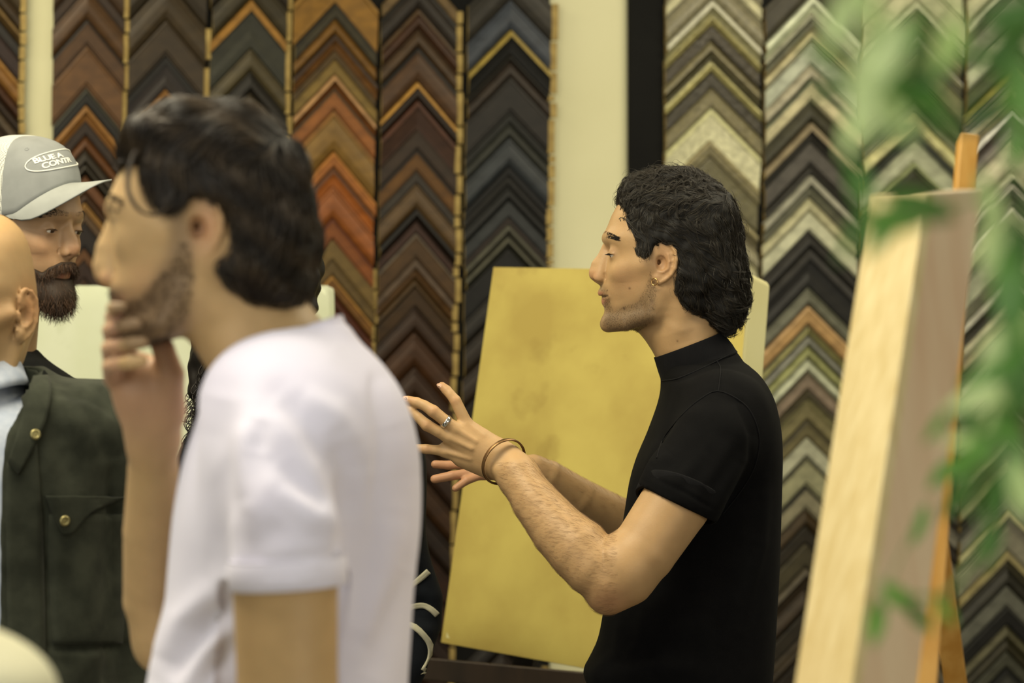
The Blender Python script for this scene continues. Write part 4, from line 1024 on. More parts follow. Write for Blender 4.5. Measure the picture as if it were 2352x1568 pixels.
    S5 = [crv([(1470, 540, 3.515), (1450, 518, 3.51), (1434, 503, 3.51), (1424, 500, 3.515), (1426, 508, 3.515)], .0007), crv([(1462, 528, 3.515), (1447, 509, 3.51), (1431, 500, 3.51), (1421, 503, 3.515)]),
          crv([(1500, 395, 3.58), (1492, 384, 3.58), (1488, 374, 3.58)], .0003), crv([(1540, 395, 3.58), (1550, 384, 3.57), (1563, 388, 3.57), (1566, 396, 3.57)]), crv([(1530, 394, 3.56), (1545, 386, 3.56), (1556, 392, 3.56)])]
    for _ in range(46):      # wisps on the neck under the ear
        a = rng.uniform(1548, 1606); b = 640 + (a - 1548) * 1.2 + rng.uniform(-10, 14)
        S5.append(crv([(a + 8, b - 8, 3.535), (a, b + 4, 3.532), (a - rng.uniform(4, 16), b + rng.uniform(8, 18), 3.535)], .00022))
    for _ in range(40):      # sideburn
        a = rng.uniform(1466, 1494); b = rng.uniform(562, 584)
        S5.append(crv([(a, b, 3.522), (a - 1, b + 8, 3.519), (a + rng.uniform(-4, 1), b + rng.uniform(12, 20), 3.519)], .00022))
    V2, Q2 = tubes(S1 + S2 + S3 + S4 + S5, 3)
    cc = np.tile(srgb('2f2a21'), (len(V2), 1)) * (0.7 + 0.9 * np.random.default_rng(2).random((len(V2) // 3, 1)).repeat(3, 0)[:len(V2)] ** 3 if len(V2) % 3 == 0 else 1)  # lighter tones put hair highlights into the strand colour
    tag(mesh_obj('hair_strands', V2, Q2, M_hair, hair, colors=cc), kind='stuff')
    # ---- stubble on the jaw
    xh, yh = proj(Vh); nh_ = normals(Vh, Qh)
    jw = polysdf([(1380, 664), (1392, 716), (1384, 745), (1402, 758), (1465, 762), (1502, 735), (1508, 668), (1494, 620), (1484, 655), (1466, 690), (1432, 704), (1410, 714), (1400, 690), (1396, 664)], xh.astype(np.float32), yh.astype(np.float32))
    cd = np.where((jw < 0) & (Vh[:, 1] < DA + .01))[0]; B = []
    for i in rng.choice(cd, 3000):
        p, n = Vh[i], nh_[i]; d = np.array([.1, 0, -1.0]) + rng.normal(0, .35, 3) + n * .5; d /= np.linalg.norm(d); L = rng.uniform(.0010, .0022)
        B.append((np.array([p, p + d * L * .5, p + d * L]), np.array([.00008, .00007, .00003])))
    V3, Q3 = tubes(B, 3); tag(mesh_obj('stubble', V3, Q3, M_hairdull, root, colors=np.tile(srgb('3c2f22'), (len(V3), 1))), kind='stuff')
    # ---- brow, lashes, arm hair
    bt = bvh_of(Vh, Qh); B = []
    for sd in (near, -near):
        for _ in range(900):
            t = rng.random(); c = t1(T, 84 - 24 * t ** 1.6, 44 + 4 * math.sin(t * 3) - 6 * t, sd * (6 + 42 * t)); c = c + T.u * rng.uniform(-.0052, .0040) * (1.15 - .75 * t)
            loc, n, _, _ = bt.find_nearest(Vector(c)); loc = np.array(loc) ; n = np.array(n)
            d = -T.f * .7 + T.l * sd * .5 + T.u * rng.uniform(-.1, .35) * (1 if t < .5 else -.6); L = rng.uniform(.005, .009)
            B.append((np.array([loc - n * .0004, loc + d * L * .5 + n * .0012, loc + d * L + n * .0005]), np.array([.00028, .00028, .0001])))
    V3, Q3 = tubes(B, 3); mesh_obj('eyebrows', V3, Q3, M_hair, root, colors=np.tile(srgb('17120c'), (len(V3), 1)))
    B = []
    for sd in (near, -near):
        for i in range(34):
            a = (i / 33 - .5) * 2; c = t1(T, 61 + 12.9 * math.cos(a * .95), 17.5 + 2.2 - 3.4 * 1 + 1.2 * (1 - a * a), sd * (31 + 11.5 * math.sin(a * .95)))
            d = T.f * .8 * math.cos(a) - T.u * .45 + T.l * sd * .6 * math.sin(a)
            B.append((np.array([c, c + d * .004, c + d * .0075 + T.u * .0012]), np.array([.0003, .00025, .0001])))
    V3, Q3 = tubes(B, 3); mesh_obj('eyelashes', V3, Q3, M_hair, root, colors=np.tile(srgb('120e0a'), (len(V3), 1)))
    at = bvh_of(Va, Qa); xa, ya = proj(Va); cand = np.where((Va[:, 1] < 3.47) & (xa > 1150) & (xa < 1420) & (ya > 1060))[0]; B = []
    fo = np.where((Va[:, 1] > 3.6) & (xa > 1240) & (xa < 1450) & (ya < 1220))[0]
    nA = normals(Va, Qa); axis = P(1170, 1070, 3.43) - P(1400, 1300, 3.37); axis /= np.linalg.norm(axis); perp = np.array([-.7, 0, -.7])
    for i in np.concatenate([rng.choice(cand, 5200), rng.choice(fo, 900)]):
        p = Va[i]; n = nA[i]; d = axis * .75 + perp * .65 + rng.normal(0, .18, 3); d -= n * d.dot(n); d /= np.linalg.norm(d); L = rng.uniform(.006, .012)
        B.append((np.array([p, p + d * L * .5 + n * .0010, p + d * L + n * .0008]), np.array([.00006, .00006, .00003])))
    V3, Q3 = tubes(B, 3); tag(mesh_obj('arm_hair', V3, Q3, M_hair, root, colors=np.tile(srgb('7a5c3e'), (len(V3), 1))), kind='stuff')
    # ---- shirt
    s = SDF(P(1310, 1850, DA) + [0, -0.33, 0], P(1830, 745, DA) + [0, 0.30, 0], 0.003)
    rows = []
    for y_, xf, xb, hw, e in resample([(838, 1530, 1716, .085, 2.2), (856, 1523, 1738, .125, 2.2), (884, 1520, 1758, .165, 2.3), (925, 1513, 1776, .185, 2.4), (985, 1492, 1788, .19, 2.5), (1045, 1468, 1792, .185, 2.5), (1110, 1448, 1792, .165, 2.5), (1200, 1432, 1790, .158, 2.5),
               (1300, 1410, 1787, .158, 2.5), (1400, 1388, 1781, .165, 2.5), (1470, 1374, 1777, .17, 2.5), (1515, 1354, 1774, .175, 2.5), (1540, 1343, 1772, .177, 2.5), (1565, 1347, 1771, .176, 2.5), (1640, 1372, 1768, .17, 2.5), (1780, 1380, 1765, .165, 2.5)], 46):
        a, b = P(xf, y_, DA), P(xb, y_, DA); rows.append(((a + b) / 2, (b - a) / 2, (0, hw, 0), e))
    Vt, Qt = loft(rows, 90); s.mesh_in(Vt, Qt, 0.0)
    s.chain([P(1665, 940, 3.46), P(1640, 1010, 3.42), P(1560, 1148, 3.385)], [80 * KA, 90 * KA, 94 * KA], .025)
    s.chain([P(1655, 940, 3.74), P(1600, 1060, 3.78), P(1560, 1150, 3.80)], [78 * KA, 84 * KA, 90 * KA], .025)
    # trapezius slope to the collar
    Vc, Qc = loft([nr(1518, 862, 1689, 801, .0662), nr(1523, 890, 1714, 842, .086)], 64); s.mesh_in(Vc, Qc, .008)
    X, Y, Z = s.coords()
    def halfspace(p, n, mask):
        d = ((X - p[0]) * n[0] + (Y - p[1]) * n[1] + (Z - p[2]) * n[2]).astype(np.float32)
        d = np.broadcast_to(d, s.a.shape); s.a = np.where(mask & (d > -0.02), np.maximum(s.a, d), s.a).astype(np.float32)
    # sleeve hems: cut square to the arm, then hollow them
    px_ = CX + X * F / Y; py_ = CY - (Z - CZ) * F / Y
    ax = P(1560, 1148, 3.385) - P(1660, 960, 3.44); ax /= np.linalg.norm(ax)
    hx = P(1468, 1113, 3.36) - P(1640, 1195, 3.40); hx /= np.linalg.norm(hx); nrm = np.cross(hx, [0, 1, 0]); nrm *= np.sign(nrm.dot(ax)) / np.linalg.norm(nrm)
    ha = P(1556, 1155, 3.385)
    halfspace(ha, nrm, (Y < 3.49) & (np.abs(px_ - 1556) < 130) & (py_ > 1060) & ((X - ha[0]) ** 2 + (Z - ha[2]) ** 2 < 0.0085) & (Y < 3.437))
    Vs, Qs = s.mesh(2); n_ = normals(Vs, Qs)
    def L3(*pts): return [P(*p) for p in pts]
    FO = [(L3((1520, 1010, 3.44), (1495, 1060, 3.44), (1480, 1110, 3.40)), .005, .007), (L3((1540, 1040, 3.36), (1500, 1075, 3.35)), .004, .006), (L3((1610, 1050, 3.32), (1560, 1100, 3.31), (1510, 1100, 3.32)), .0035, .007),
          (L3((1640, 905, 3.42), (1700, 925, 3.42), (1727, 1000, 3.41), (1725, 1060, 3.42), (1690, 1130, 3.43), (1640, 1200, 3.43)), -.0035, .004),
          (L3((1700, 1060, 3.40), (1660, 1130, 3.36), (1640, 1190, 3.37)), .005, .007), (L3((1690, 1000, 3.38), (1640, 1080, 3.33), (1600, 1130, 3.32)), .003, .008),
          (L3((1760, 1100, 3.50), (1750, 1250, 3.49), (1700, 1450, 3.47)), .004, .006), (L3((1740, 1250, 3.46), (1690, 1380, 3.44), (1660, 1500, 3.44)), .004, .008), (L3((1480, 1400, 3.45), (1470, 1480, 3.44), (1430, 1530, 3.44)), .005, .008),
          (L3((1430, 1420, 3.48), (1420, 1500, 3.47), (1370, 1545, 3.50)), .005, .008), (L3((1350, 1545, 3.52), (1420, 1555, 3.45), (1520, 1530, 3.43), (1600, 1540, 3.43)), .008, .011), (L3((1400, 1575, 3.46), (1500, 1570, 3.43)), -.006, .008),
          (L3((1500, 1450, 3.44), (1600, 1440, 3.43)), .003, .010), (L3((1470, 1020, 3.56), (1455, 1110, 3.54), (1445, 1200, 3.54)), .003, .006),
          (L3((1524, 876, 3.55), (1560, 872, 3.53), (1630, 846, 3.53), (1680, 815, 3.55), (1700, 806, 3.6)), -.0022, .003), (L3((1503, 823, 3.6), (1560, 812, 3.53), (1620, 785, 3.53), (1660, 763, 3.6)), .001, .002),
          (L3((1500, 1098, 3.34), (1570, 1128, 3.30), (1640, 1170, 3.35)), -.0018, .0022)]
    Vs = fold_near(Vs, n_, FO)
    sh = mesh_obj('knit_shirt', Vs, Qs, M_knit, root)
    st_ = bvh_of(Vs, Qs)
    def seam(pts):
        q_ = resample([list(a) for a in pts], 40); o_ = Vector((0, 0, CZ)); L_ = []
        for x_, y_ in q_:
            d_ = Vector(P(x_, y_, 1.0)) - o_; d_.normalize(); loc, nn, _, _ = st_.ray_cast(o_, d_)
            if loc is not None: L_.append(np.array(loc + nn * .0003))
        V_, Q_ = tubes([(np.array(L_), np.full(len(L_), .0011))], 6); mesh_obj('seam', V_, Q_, M_rib, sh)
    seam([(1521, 874), (1560, 868), (1620, 842), (1660, 822), (1694, 806)])
    seam([(1647, 830), (1655, 846), (1653, 875), (1650, 899)])
    seam([(1509, 1052), (1525, 1005), (1567, 953), (1608, 917), (1650, 898), (1702, 922), (1728, 953), (1743, 1000), (1740, 1045), (1728, 1083), (1700, 1130), (1660, 1180)])
    def sleeve_ring(name, rows, thick, par):
        outer = []; n = 96
        for c, A, B, e in rows: outer.append((c, A, B, e))
        inner = [(c, A * (1 - thick / np.linalg.norm(A)), B * (1 - thick / np.linalg.norm(B)), e) for c, A, B, e in rows[::-1]]
        allr = outer + inner; V, Q = loft([(c, A, B, e) for c, A, B, e in allr], n); V = V[:-2]; Q = Q[:(len(allr) - 1) * n]
        Q = np.vstack([Q, [( (len(allr) - 1) * n + j, (len(allr) - 1) * n + (j + 1) % n, (j + 1) % n, j) for j in range(n)]])
        return mesh_obj(name, V, Q, M_rib, par)
    def nrv(*a):
        c, A, B, e = nr(*a); return (c, A, np.array(B, float), e)
    col = resample([(1502, 821, 1661, 760, .0635), (1503, 824, 1663, 764, .0645), (1507, 838, 1671, 777, .066), (1512, 854, 1681, 789, .067), (1516, 866, 1687, 799, .067), (1519, 874, 1694, 808, .068)], 12)
    sleeve_ring('collar', [nrv(1503.5, 822, 1660, 763, .0625)] + [nrv(*r) for r in col], .003, sh)
    # ribbed sleeve band
    u1 = P(1468, 1113, 3.37) - P(1640, 1196, 3.39); u1 = u1 / np.linalg.norm(u1)
    v1 = np.cross(ax, u1); v1 /= np.linalg.norm(v1)
    rows_ = []
    for t_, r_ in ((-.020, .0600), (-.018, .0612), (-.010, .0612), (0, .0608), (.0035, .0605), (.0045, .0595)):
        rows_.append((ha + nrm * t_, u1 * (r_ + .0005), v1 * (r_ - .002), 2.05))
    sleeve_ring('sleeve_band', rows_, .004, sh)
    # ---- ring, bracelet, earring
    c = P(1024, 968, 3.4355); V1, Q1 = torus(c, P(1047, 985, 3.440) - P(1000, 948, 3.433), .0093, .0010, .0032)
    o = mesh_obj('ring', V1, Q1, M_silver, root); tag(o, 'polished silver band on the middle finger')
    fa = P(1190, 1092, 3.43) - P(1150, 1052, 3.445); fa /= np.linalg.norm(fa); fa = fa * .80 + np.array([0.10, -.60, 0.05])
    V1, Q1 = torus(P(1157, 1060, 3.440), fa, .0345, .0016, .0034); o = mesh_obj('bracelet', V1, Q1, M_bronze, root); tag(o, 'bronze cuff bracelet on the near wrist')
    V1, Q1 = torus(t1(T, 3.5, -27, near * 71), (0, .25, 1) if False else (0.9, 0.1, 0.2), .0052, .0006); V1, Q1 = torus(P(1503, 647, 3.527), (0.55, 0.8, 0), .0050, .0007)
    o = mesh_obj('hoop_earring', V1, Q1, M_gold, root); tag(o, 'tiny gold hoop in the near ear')
    legs(root, P(1590, 784, DA)[0], DA, 0.98, (-1, 0), '1a1a1e')
    return root
M_rib = simple('black_rib_knit', srgb('0b0b0d'), srgb('101012'), scale=40, rough=0.9, bmp=0.5, bscale=700, bdist=0.0008, spec=0.15, sc3=(1, 1, .15))
M_knit = simple('black_knit', srgb('060607'), srgb('09090a'), scale=40, rough=0.9, bmp=0.35, bscale=900, bdist=0.0006, spec=0.10)
M_nail2 = simple('fingernail', srgb('cfa88c'), srgb('c89c80'), scale=60, rough=0.3)
M_silver = simple('silver', srgb('d8d8d4'), rough=0.15, metal=1.0)
M_bronze = simple('brushed_bronze', srgb('8a6a44'), srgb('6e5234'), scale=40, rough=0.38, metal=0.8)
M_gold = simple('gold', srgb('d8b070'), rough=0.2, metal=1.0)
build_A()
# ------------------------------------------------------------------ the man in the white T-shirt, near and out of focus
DB = 2.25; KB = DB / F
def pxT(V, D):           # helper: list of (px,py,depth)
    return [P(*v) for v in V]
ROWS_B = pxrows([
 (505, 250, 535, 250, 14, 2.0, 0), (448, 262, 580, 266, 95, 2.1, 0), (385, 288, 640, 302, 145, 2.2, .02), (325, 330, 678, 355, 172, 2.3, .04),
 (290, 380, 694, 420, 186, 2.35, .06), (272, 412, 698, 465, 192, 2.35, .08), (257, 447, 698, 505, 194, 2.4, .09), (251, 478, 694, 532, 193, 2.5, .10),
 (257, 500, 690, 555, 191, 2.6, .10), (270, 522, 682, 580, 189, 2.7, .11), (276, 548, 674, 600, 187, 2.7, .13), (275, 578, 666, 618, 183, 2.6, .15),
 (270, 606, 656, 634, 176, 2.5, .18), (263, 634, 646, 648, 168, 2.4, .20), (255, 660, 636, 660, 160, 2.3, .22), (256, 684, 626, 672, 152, 2.2, .24),
 (262, 706, 616, 684, 146, 2.2, .26), (266, 728, 606, 696, 140, 2.2, .28), (266, 752, 594, 706, 132, 2.2, .30), (272, 772, 584, 714, 120, 2.2, .30),
 (292, 786, 572, 720, 104, 2.2, .3), (335, 784, 560, 726, 84, 2.1, .25), (385, 774, 545, 730, 60, 2.1, .2)], 455, 530, KB * 1000)
def build_B():
    root = thing('person', 'bearded dark-haired man in a white T-shirt, near the camera, hand at his chin', 'person', (P(620, 784, DB)[0], DB, 0))
    T = frame(P(455, 530, DB), (-1, 0, 0), (0, 0, 1)); near = -1 if T.l[1] > 0 else 1
    s = SDF(P(150, 900, DB) + [0, -0.13, 0], P(790, 215, DB) + [0, 0.13, 0], 0.002)
    V, Q = head_loft(ROWS_B, T); s.mesh_in(V, Q, 0.0, half=12)
    def nr(xf, yf, xb, yb, hw, e=2.1):
        a, b = P(xf, yf, DB), P(xb, yb, DB); return ((a + b) / 2, (b - a) / 2, (0, hw, 0), e)
    Vn, Qn = loft([nr(385, 740, 660, 600, .055), nr(430, 772, 690, 660, .058), nr(455, 812, 712, 700, .060), nr(478, 850, 745, 745, .064), nr(500, 900, 790, 800, .072)], 64); s.mesh_in(Vn, Qn, 0.016)
    for sd in (-1, 1): s.chain([t1(T, 2, -60, sd * 52), t1(T, 24, -86, sd * 48), t1(T, 60, -98, sd * 26)], [.014, .012, .012], .014)
    face(s, T, ep=(61, 10, 31), nose=dict(ridge=[(75, 18, 6), (82, 0, 6), (88, -16, 7), (90.5, -32, 7.5), (89, -40, 7.5), (84, -48, 5)], ala=(81, -44, 12)),
         mouth=dict(up=(82, -60), low=(78, -71), slit=(78, -65)), brow=(82, 24), look=-0.3, open_=2.2, smile=2)
    eo = P(468, 520, DB - .078); v = np.array(eo) - T.o
    ear(s, T, (v @ T.f * 1000, v @ T.u * 1000), near, sc=1.0, rot=-0.10, L0=66, flare=.5)
    Vh, Qh = s.mesh(2)
    # arms
    s = SDF((-0.45, 1.95, 1.02), (-0.03, 2.53, 1.60), 0.0026)
    def ch(pts, k=0.01, **kw): s.chain([P(x, y, d) for x, y, d, r in pts], [r * d / F for x, y, d, r in pts], k, **kw)
    ch([(655, 1000, 2.135, 95), (650, 1150, 2.08, 112), (655, 1340, 2.06, 121), (660, 1568, 2.06, 116), (640, 1760, 2.06, 100)], .02)
    ch([(640, 1760, 2.06, 100), (560, 1960, 2.03, 80), (480, 2200, 2.0, 62)], .02)
    # trunk core
    s.cone(P(690, 1040, 2.25), P(690, 1700, 2.27), .07, .07, .02); s.cone(P(660, 1000, 2.14), P(660, 1000, 2.38), .04, .04, .03); s.cone(P(640, 830, 2.25), P(690, 1040, 2.25), .045, .06, .02)
    # far arm, elbow low, forearm straight up
    ch([(600, 980, 2.42, 95), (470, 1280, 2.46, 88), (385, 1470, 2.44, 74)], .02)
    ch([(372, 1478, 2.43, 58), (343, 1380, 2.42, 60), (343, 1220, 2.39, 60), (352, 1080, 2.36, 58), (352, 1000, 2.335, 55)], .018)
    fl = dict(flat=(0.05, 1.0, 0.0), fs=0.7)
    ch([(352, 1005, 2.335, 60), (345, 940, 2.325, 74), (330, 890, 2.318, 76)], .012, **fl)
    ch([(330, 895, 2.33, 62), (300, 850, 2.33, 42)], .012, **fl)
    # thumb base and thumb running up under the jaw
    ch([(385, 950, 2.32, 36), (392, 860, 2.30, 32), (375, 800, 2.295, 26), (350, 752, 2.30, 23)], .010)
    # curled fingers: knuckles at the left, tips turning right towards the mouth
    for (k0, k1, k2, r) in [((282, 800), (254, 726), (284, 704), 15), ((268, 815), (250, 758), (316, 744), 17), ((262, 840), (248, 800), (330, 786), 17.5), ((262, 872), (250, 842), (328, 828), 17.5)]:
        ch([(k0[0] + 44, k0[1] + 50, 2.33, r + 10), (k0[0] - 4, k0[1] - 4, 2.30, r + 4), (k1[0] + 2, k1[1], 2.255, r + 1), (k1[0] + 14, k1[1] - 4, 2.215, r + .5), (k2[0] - 26, k2[1] + 3, 2.196, r), (k2[0], k2[1], 2.192, r - 3)], .0025)
    Va, Qa = s.mesh(2)
    V, Q = join_parts([(Vh, Qh), (Va, Qa)])
    sk = srgb('b6986c'); red = srgb('a8664e'); st = srgb('8a6f52')
    C = blobcol(V, sk, [(360, 730, 75, 60, st, .75), (400, 640, 40, 80, st, .55), (440, 560, 14, 60, st, .35), (285, 745, 40, 40, st, .6), (268, 672, 20, 12, st, .7), (330, 690, 60, 30, st, .5), (268, 686, 16, 8, red, .6),
                        (240, 640, 24, 20, red, .3), (474, 520, 36, 66, red, .45), (452, 530, 12, 22, srgb('5a3426'), .7), (330, 640, 40, 40, red, .15)])  # dark brown blob paints shade into the hollow of the ear
    m = softmask(V, [(424, 470), (440, 560), (446, 640), (436, 735), (400, 790), (300, 815), (255, 770), (250, 700), (246, 662), (262, 660), (292, 690), (322, 682), (352, 640), (385, 590), (392, 490)], 34) * .62; C = C * (1 - m) + np.array(srgb('6e5a44')) * m
    x, y = proj(V); hm = (V[:, 1] > 2.2) & (y > 690) & (y < 1100) & (x < 430) & (np.arange(len(V)) >= len(Vh))
    t_ = np.clip((1100 - y) / 160, 0, 1)[hm, None] * .55; C[hm] = C[hm] * (1 - t_) + np.array(srgb('ad8270')) * t_
    mesh_obj('body', V, Q, M_skin, root, colors=C)
    for sd in (-1, 1): eyeball(T, root, (61, 10, 31), sd, look=(1, -0.3, 0))
    # hair
    s = SDF(P(220, 780, DB) + [0, -0.14, 0], P(790, 190, DB) + [0, 0.14, 0], 0.003)
    V0, Q0 = head_loft(ROWS_B, T); sk_ = s.mesh_in(V0, Q0, k=0.0, half=12)
    X, Y, Z = s.coords(); pz = CY - (Z - CZ) / KB
    s.a = (sk_ - np.interp(pz, [230, 330, 420, 560, 640, 700], [0.005, 0.009, 0.011, 0.013, 0.017, 0.015]).astype(np.float32)).astype(np.float32)
    for q in [(650, 560, 84, .06), (634, 640, 80, .055), (650, 680, 50, .05), (350, 312, 56, .05), (440, 280, 56, .055)]: s.ell(P(q[0], q[1], DB), (q[2] * KB, q[3] + .02, q[2] * KB), None, .02)
    poly_px = [(280, 392), (274, 345), (290, 298), (333, 274), (379, 248), (448, 233), (563, 233), (616, 248), (652, 290), (700, 330), (712, 391), (724, 468), (730, 525), (720, 583), (714, 640), (706, 716), (674, 710), (593, 697), (517, 659), (503, 613), (528, 590), (536, 520), (520, 468), (475, 446), (440, 455), (425, 476), (400, 492), (376, 496), (360, 488), (345, 470), (333, 440), (326, 405), (318, 372), (300, 372)]
    poly_px = [q if i < 17 else (CX + (q[0] - CX) * .965, CY + (q[1] - CY) * .965) for i, q in enumerate(poly_px)]
    poly = [((455 - a) * KB * 1000, (530 - b) * KB * 1000) for a, b in poly_px]
    s.a = poly_cut(s, s.a, T, poly, k=.012).astype(np.float32)
    Vs, Qs = s.mesh(2); n_ = normals(Vs, Qs)
    lump = np.array([noise.noise(Vector((v[0] * 26, v[1] * 26, v[2] * 40))) for v in Vs]); Vs = Vs + n_ * (lump * 0.006)[:, None]
    hair = mesh_obj('hair', Vs, Qs, M_hairdull, root, colors=np.tile(srgb('17120d'), (len(Vs), 1)))
    tree = bvh_of(Vs, Qs); rng = np.random.default_rng(8)
    fl_ = flow_px([(620, 260, -1, -.1), (500, 240, -1, .1), (400, 260, -1, .35), (320, 320, -.6, 1), (560, 330, -1, .15), (450, 330, -1, .35), (380, 400, -.2, 1), (480, 400, .5, .6), (600, 420, .3, 1), (680, 380, .2, 1), (700, 500, 0, 1), (620, 560, -.1, 1), (560, 620, .2, 1), (650, 660, -.2, 1), (540, 500, .3, 1)])
    x, y = proj(Vs); cand = np.where(Vs[:, 1] < DB + .05)[0]
    S = grow(tree, Vs[rng.choice(cand, 2600)], fl_, .06, 11, .5, 70, .0035, .0008, rng=rng, phase_scale=14)
    def crv(pts, r): q = resample([list(P(a, b, d)) for a, b, d in pts], 16); return (q, r * np.sin(np.linspace(.5, 3.0, 16)) ** .5)
    for i in range(16):      # the loose lock over the temple
        o = rng.normal(0, 4, 2); S.append(crv([(330 + o[0], 320 + o[1], 2.19), (300 + o[0] * .6, 375 + o[1], 2.175), (292 + o[0] * .5, 425, 2.165), (302 + o[0] * .4, 460 + o[1] * .5, 2.158), (328 + o[0] * .3, 488, 2.156), (362, 492 + o[1] * .6, 2.158), (392, 470, 2.16)], .0011))
    V2, Q2 = tubes(S, 3); tag(mesh_obj('hair_strands', V2, Q2, M_hair, hair, colors=np.tile(srgb('33291c'), (len(V2), 1)) * (0.45 + 1.1 * (.5 + .5 * np.sin(V2[:, :1] * 110 + V2[:, 2:] * 160)))), kind='stuff')  # banded tone paints wavy highlights into the strand colour
    # short beard: fine stubble over the jaw, built as hairs
    x, y = proj(Vh); nh = normals(Vh, Qh)
    jaw = [(438, 560), (446, 640), (432, 720), (385, 778), (300, 800), (262, 770), (258, 712), (250, 668), (262, 664), (290, 690), (325, 680), (355, 640), (395, 600), (418, 540)]
    inside = polysdf(jaw, x.astype(np.float32), y.astype(np.float32)) < 0
    cand = np.where(inside & (np.abs(Vh[:, 1] - DB) < .085))[0]; B = []
    for i in rng.choice(cand, 5500):
        p, n = Vh[i], nh[i]; d = np.array([-.15, 0, -1.0]) + rng.normal(0, .3, 3) + n * .35; d /= np.linalg.norm(d); L = rng.uniform(.002, .0045)
        B.append((np.array([p, p + d * L * .6, p + d * L]), np.array([.00016, .00014, .00006])))
    bt = bvh_of(Vh, Qh)
    V3, Q3 = tubes(B, 3); tag(mesh_obj('beard', V3, Q3, M_hairdull, root, colors=np.tile(srgb('3a2a1c'), (len(V3), 1))), kind='stuff')
    B = []
    for sd in (-1, 1):
        for _ in range(220):
            t = rng.random(); c = t1(T, 85 - 26 * t ** 1.5, 24 + 3 * math.sin(t * 3) - 5 * t, sd * (8 + 40 * t)) + T.u * rng.uniform(-.005, .005)
            loc, n, _, _ = bt.find_nearest(Vector(c)); loc, n = np.array(loc), np.array(n); d = -T.f * .7 + T.l * sd * .5 + T.u * rng.uniform(-.2, .3)
            B.append((np.array([loc, loc + d * .004 + n * .0012, loc + d * .008 + n * .0004]), np.array([.0004, .0004, .0001])))
    V3, Q3 = tubes(B, 3); mesh_obj('eyebrows', V3, Q3, M_hair, root, colors=np.tile(srgb('1c1510'), (len(V3), 1)))
    # T-shirt
    s = SDF(P(230, 1950, 2.3) + [0, -0.30, 0], P(1010, 690, 2.3) + [0, 0.28, 0], 0.0034)
    rows = []
    for y_, xf, xb, hw, e in resample([(752, 640, 800, .055, 2.1), (778, 575, 822, .085, 2.2), (812, 530, 858, .12, 2.3), (860, 495, 898, .15, 2.4), (920, 472, 930, .165, 2.4), (1000, 446, 952, .168, 2.5), (1080, 424, 963, .168, 2.5), (1180, 406, 964, .165, 2.5),
                                       (1290, 397, 955, .16, 2.5), (1400, 388, 945, .16, 2.5), (1500, 362, 938, .165, 2.5), (1568, 345, 934, .17, 2.5), (1700, 320, 930, .17, 2.5), (1880, 310, 925, .168, 2.5)], 40):
        a, b = P(xf, y_, DB), P(xb, y_, DB); rows.append(((a + b) / 2, (b - a) / 2, (0, hw, 0), e))
    Vt, Qt = loft(rows, 90); s.mesh_in(Vt, Qt, 0.0)
    k = 2.07 / F
    s.chain([P(640, 940, 2.145), P(648, 1060, 2.09), P(655, 1200, 2.062), P(662, 1352, 2.055)], [150 * k, 152 * k, 142 * k, 133 * k], .05)
    s.chain([P(600, 980, 2.40), P(500, 1180, 2.45), P(470, 1260, 2.46)], [120 * k, 125 * k, 120 * k], .03)
    Vc, Qc = loft([nr(497, 842, 788, 742, .070), nr(510, 880, 812, 790, .09)], 64); s.mesh_in(Vc, Qc, .012)
    X, Y, Z = s.coords()
    hb = P(662, 1338, 2.055); nrm = np.array([0.06, 0, -1.0]); nrm /= np.linalg.norm(nrm)
    d = ((X - hb[0]) * nrm[0] + (Z - hb[2]) * nrm[2] + 0 * Y).astype(np.float32); d = np.broadcast_to(d, s.a.shape)
    m = ((X - hb[0]) ** 2 + (Y - hb[1]) ** 2 < .075 ** 2) & (d > -.02) & (Y < 2.100); s.a = np.where(m, np.maximum(s.a, d), s.a).astype(np.float32)
    Vs, Qs = s.mesh(2); n_ = normals(Vs, Qs)
    def L3(*pts): return [P(*p) for p in pts]
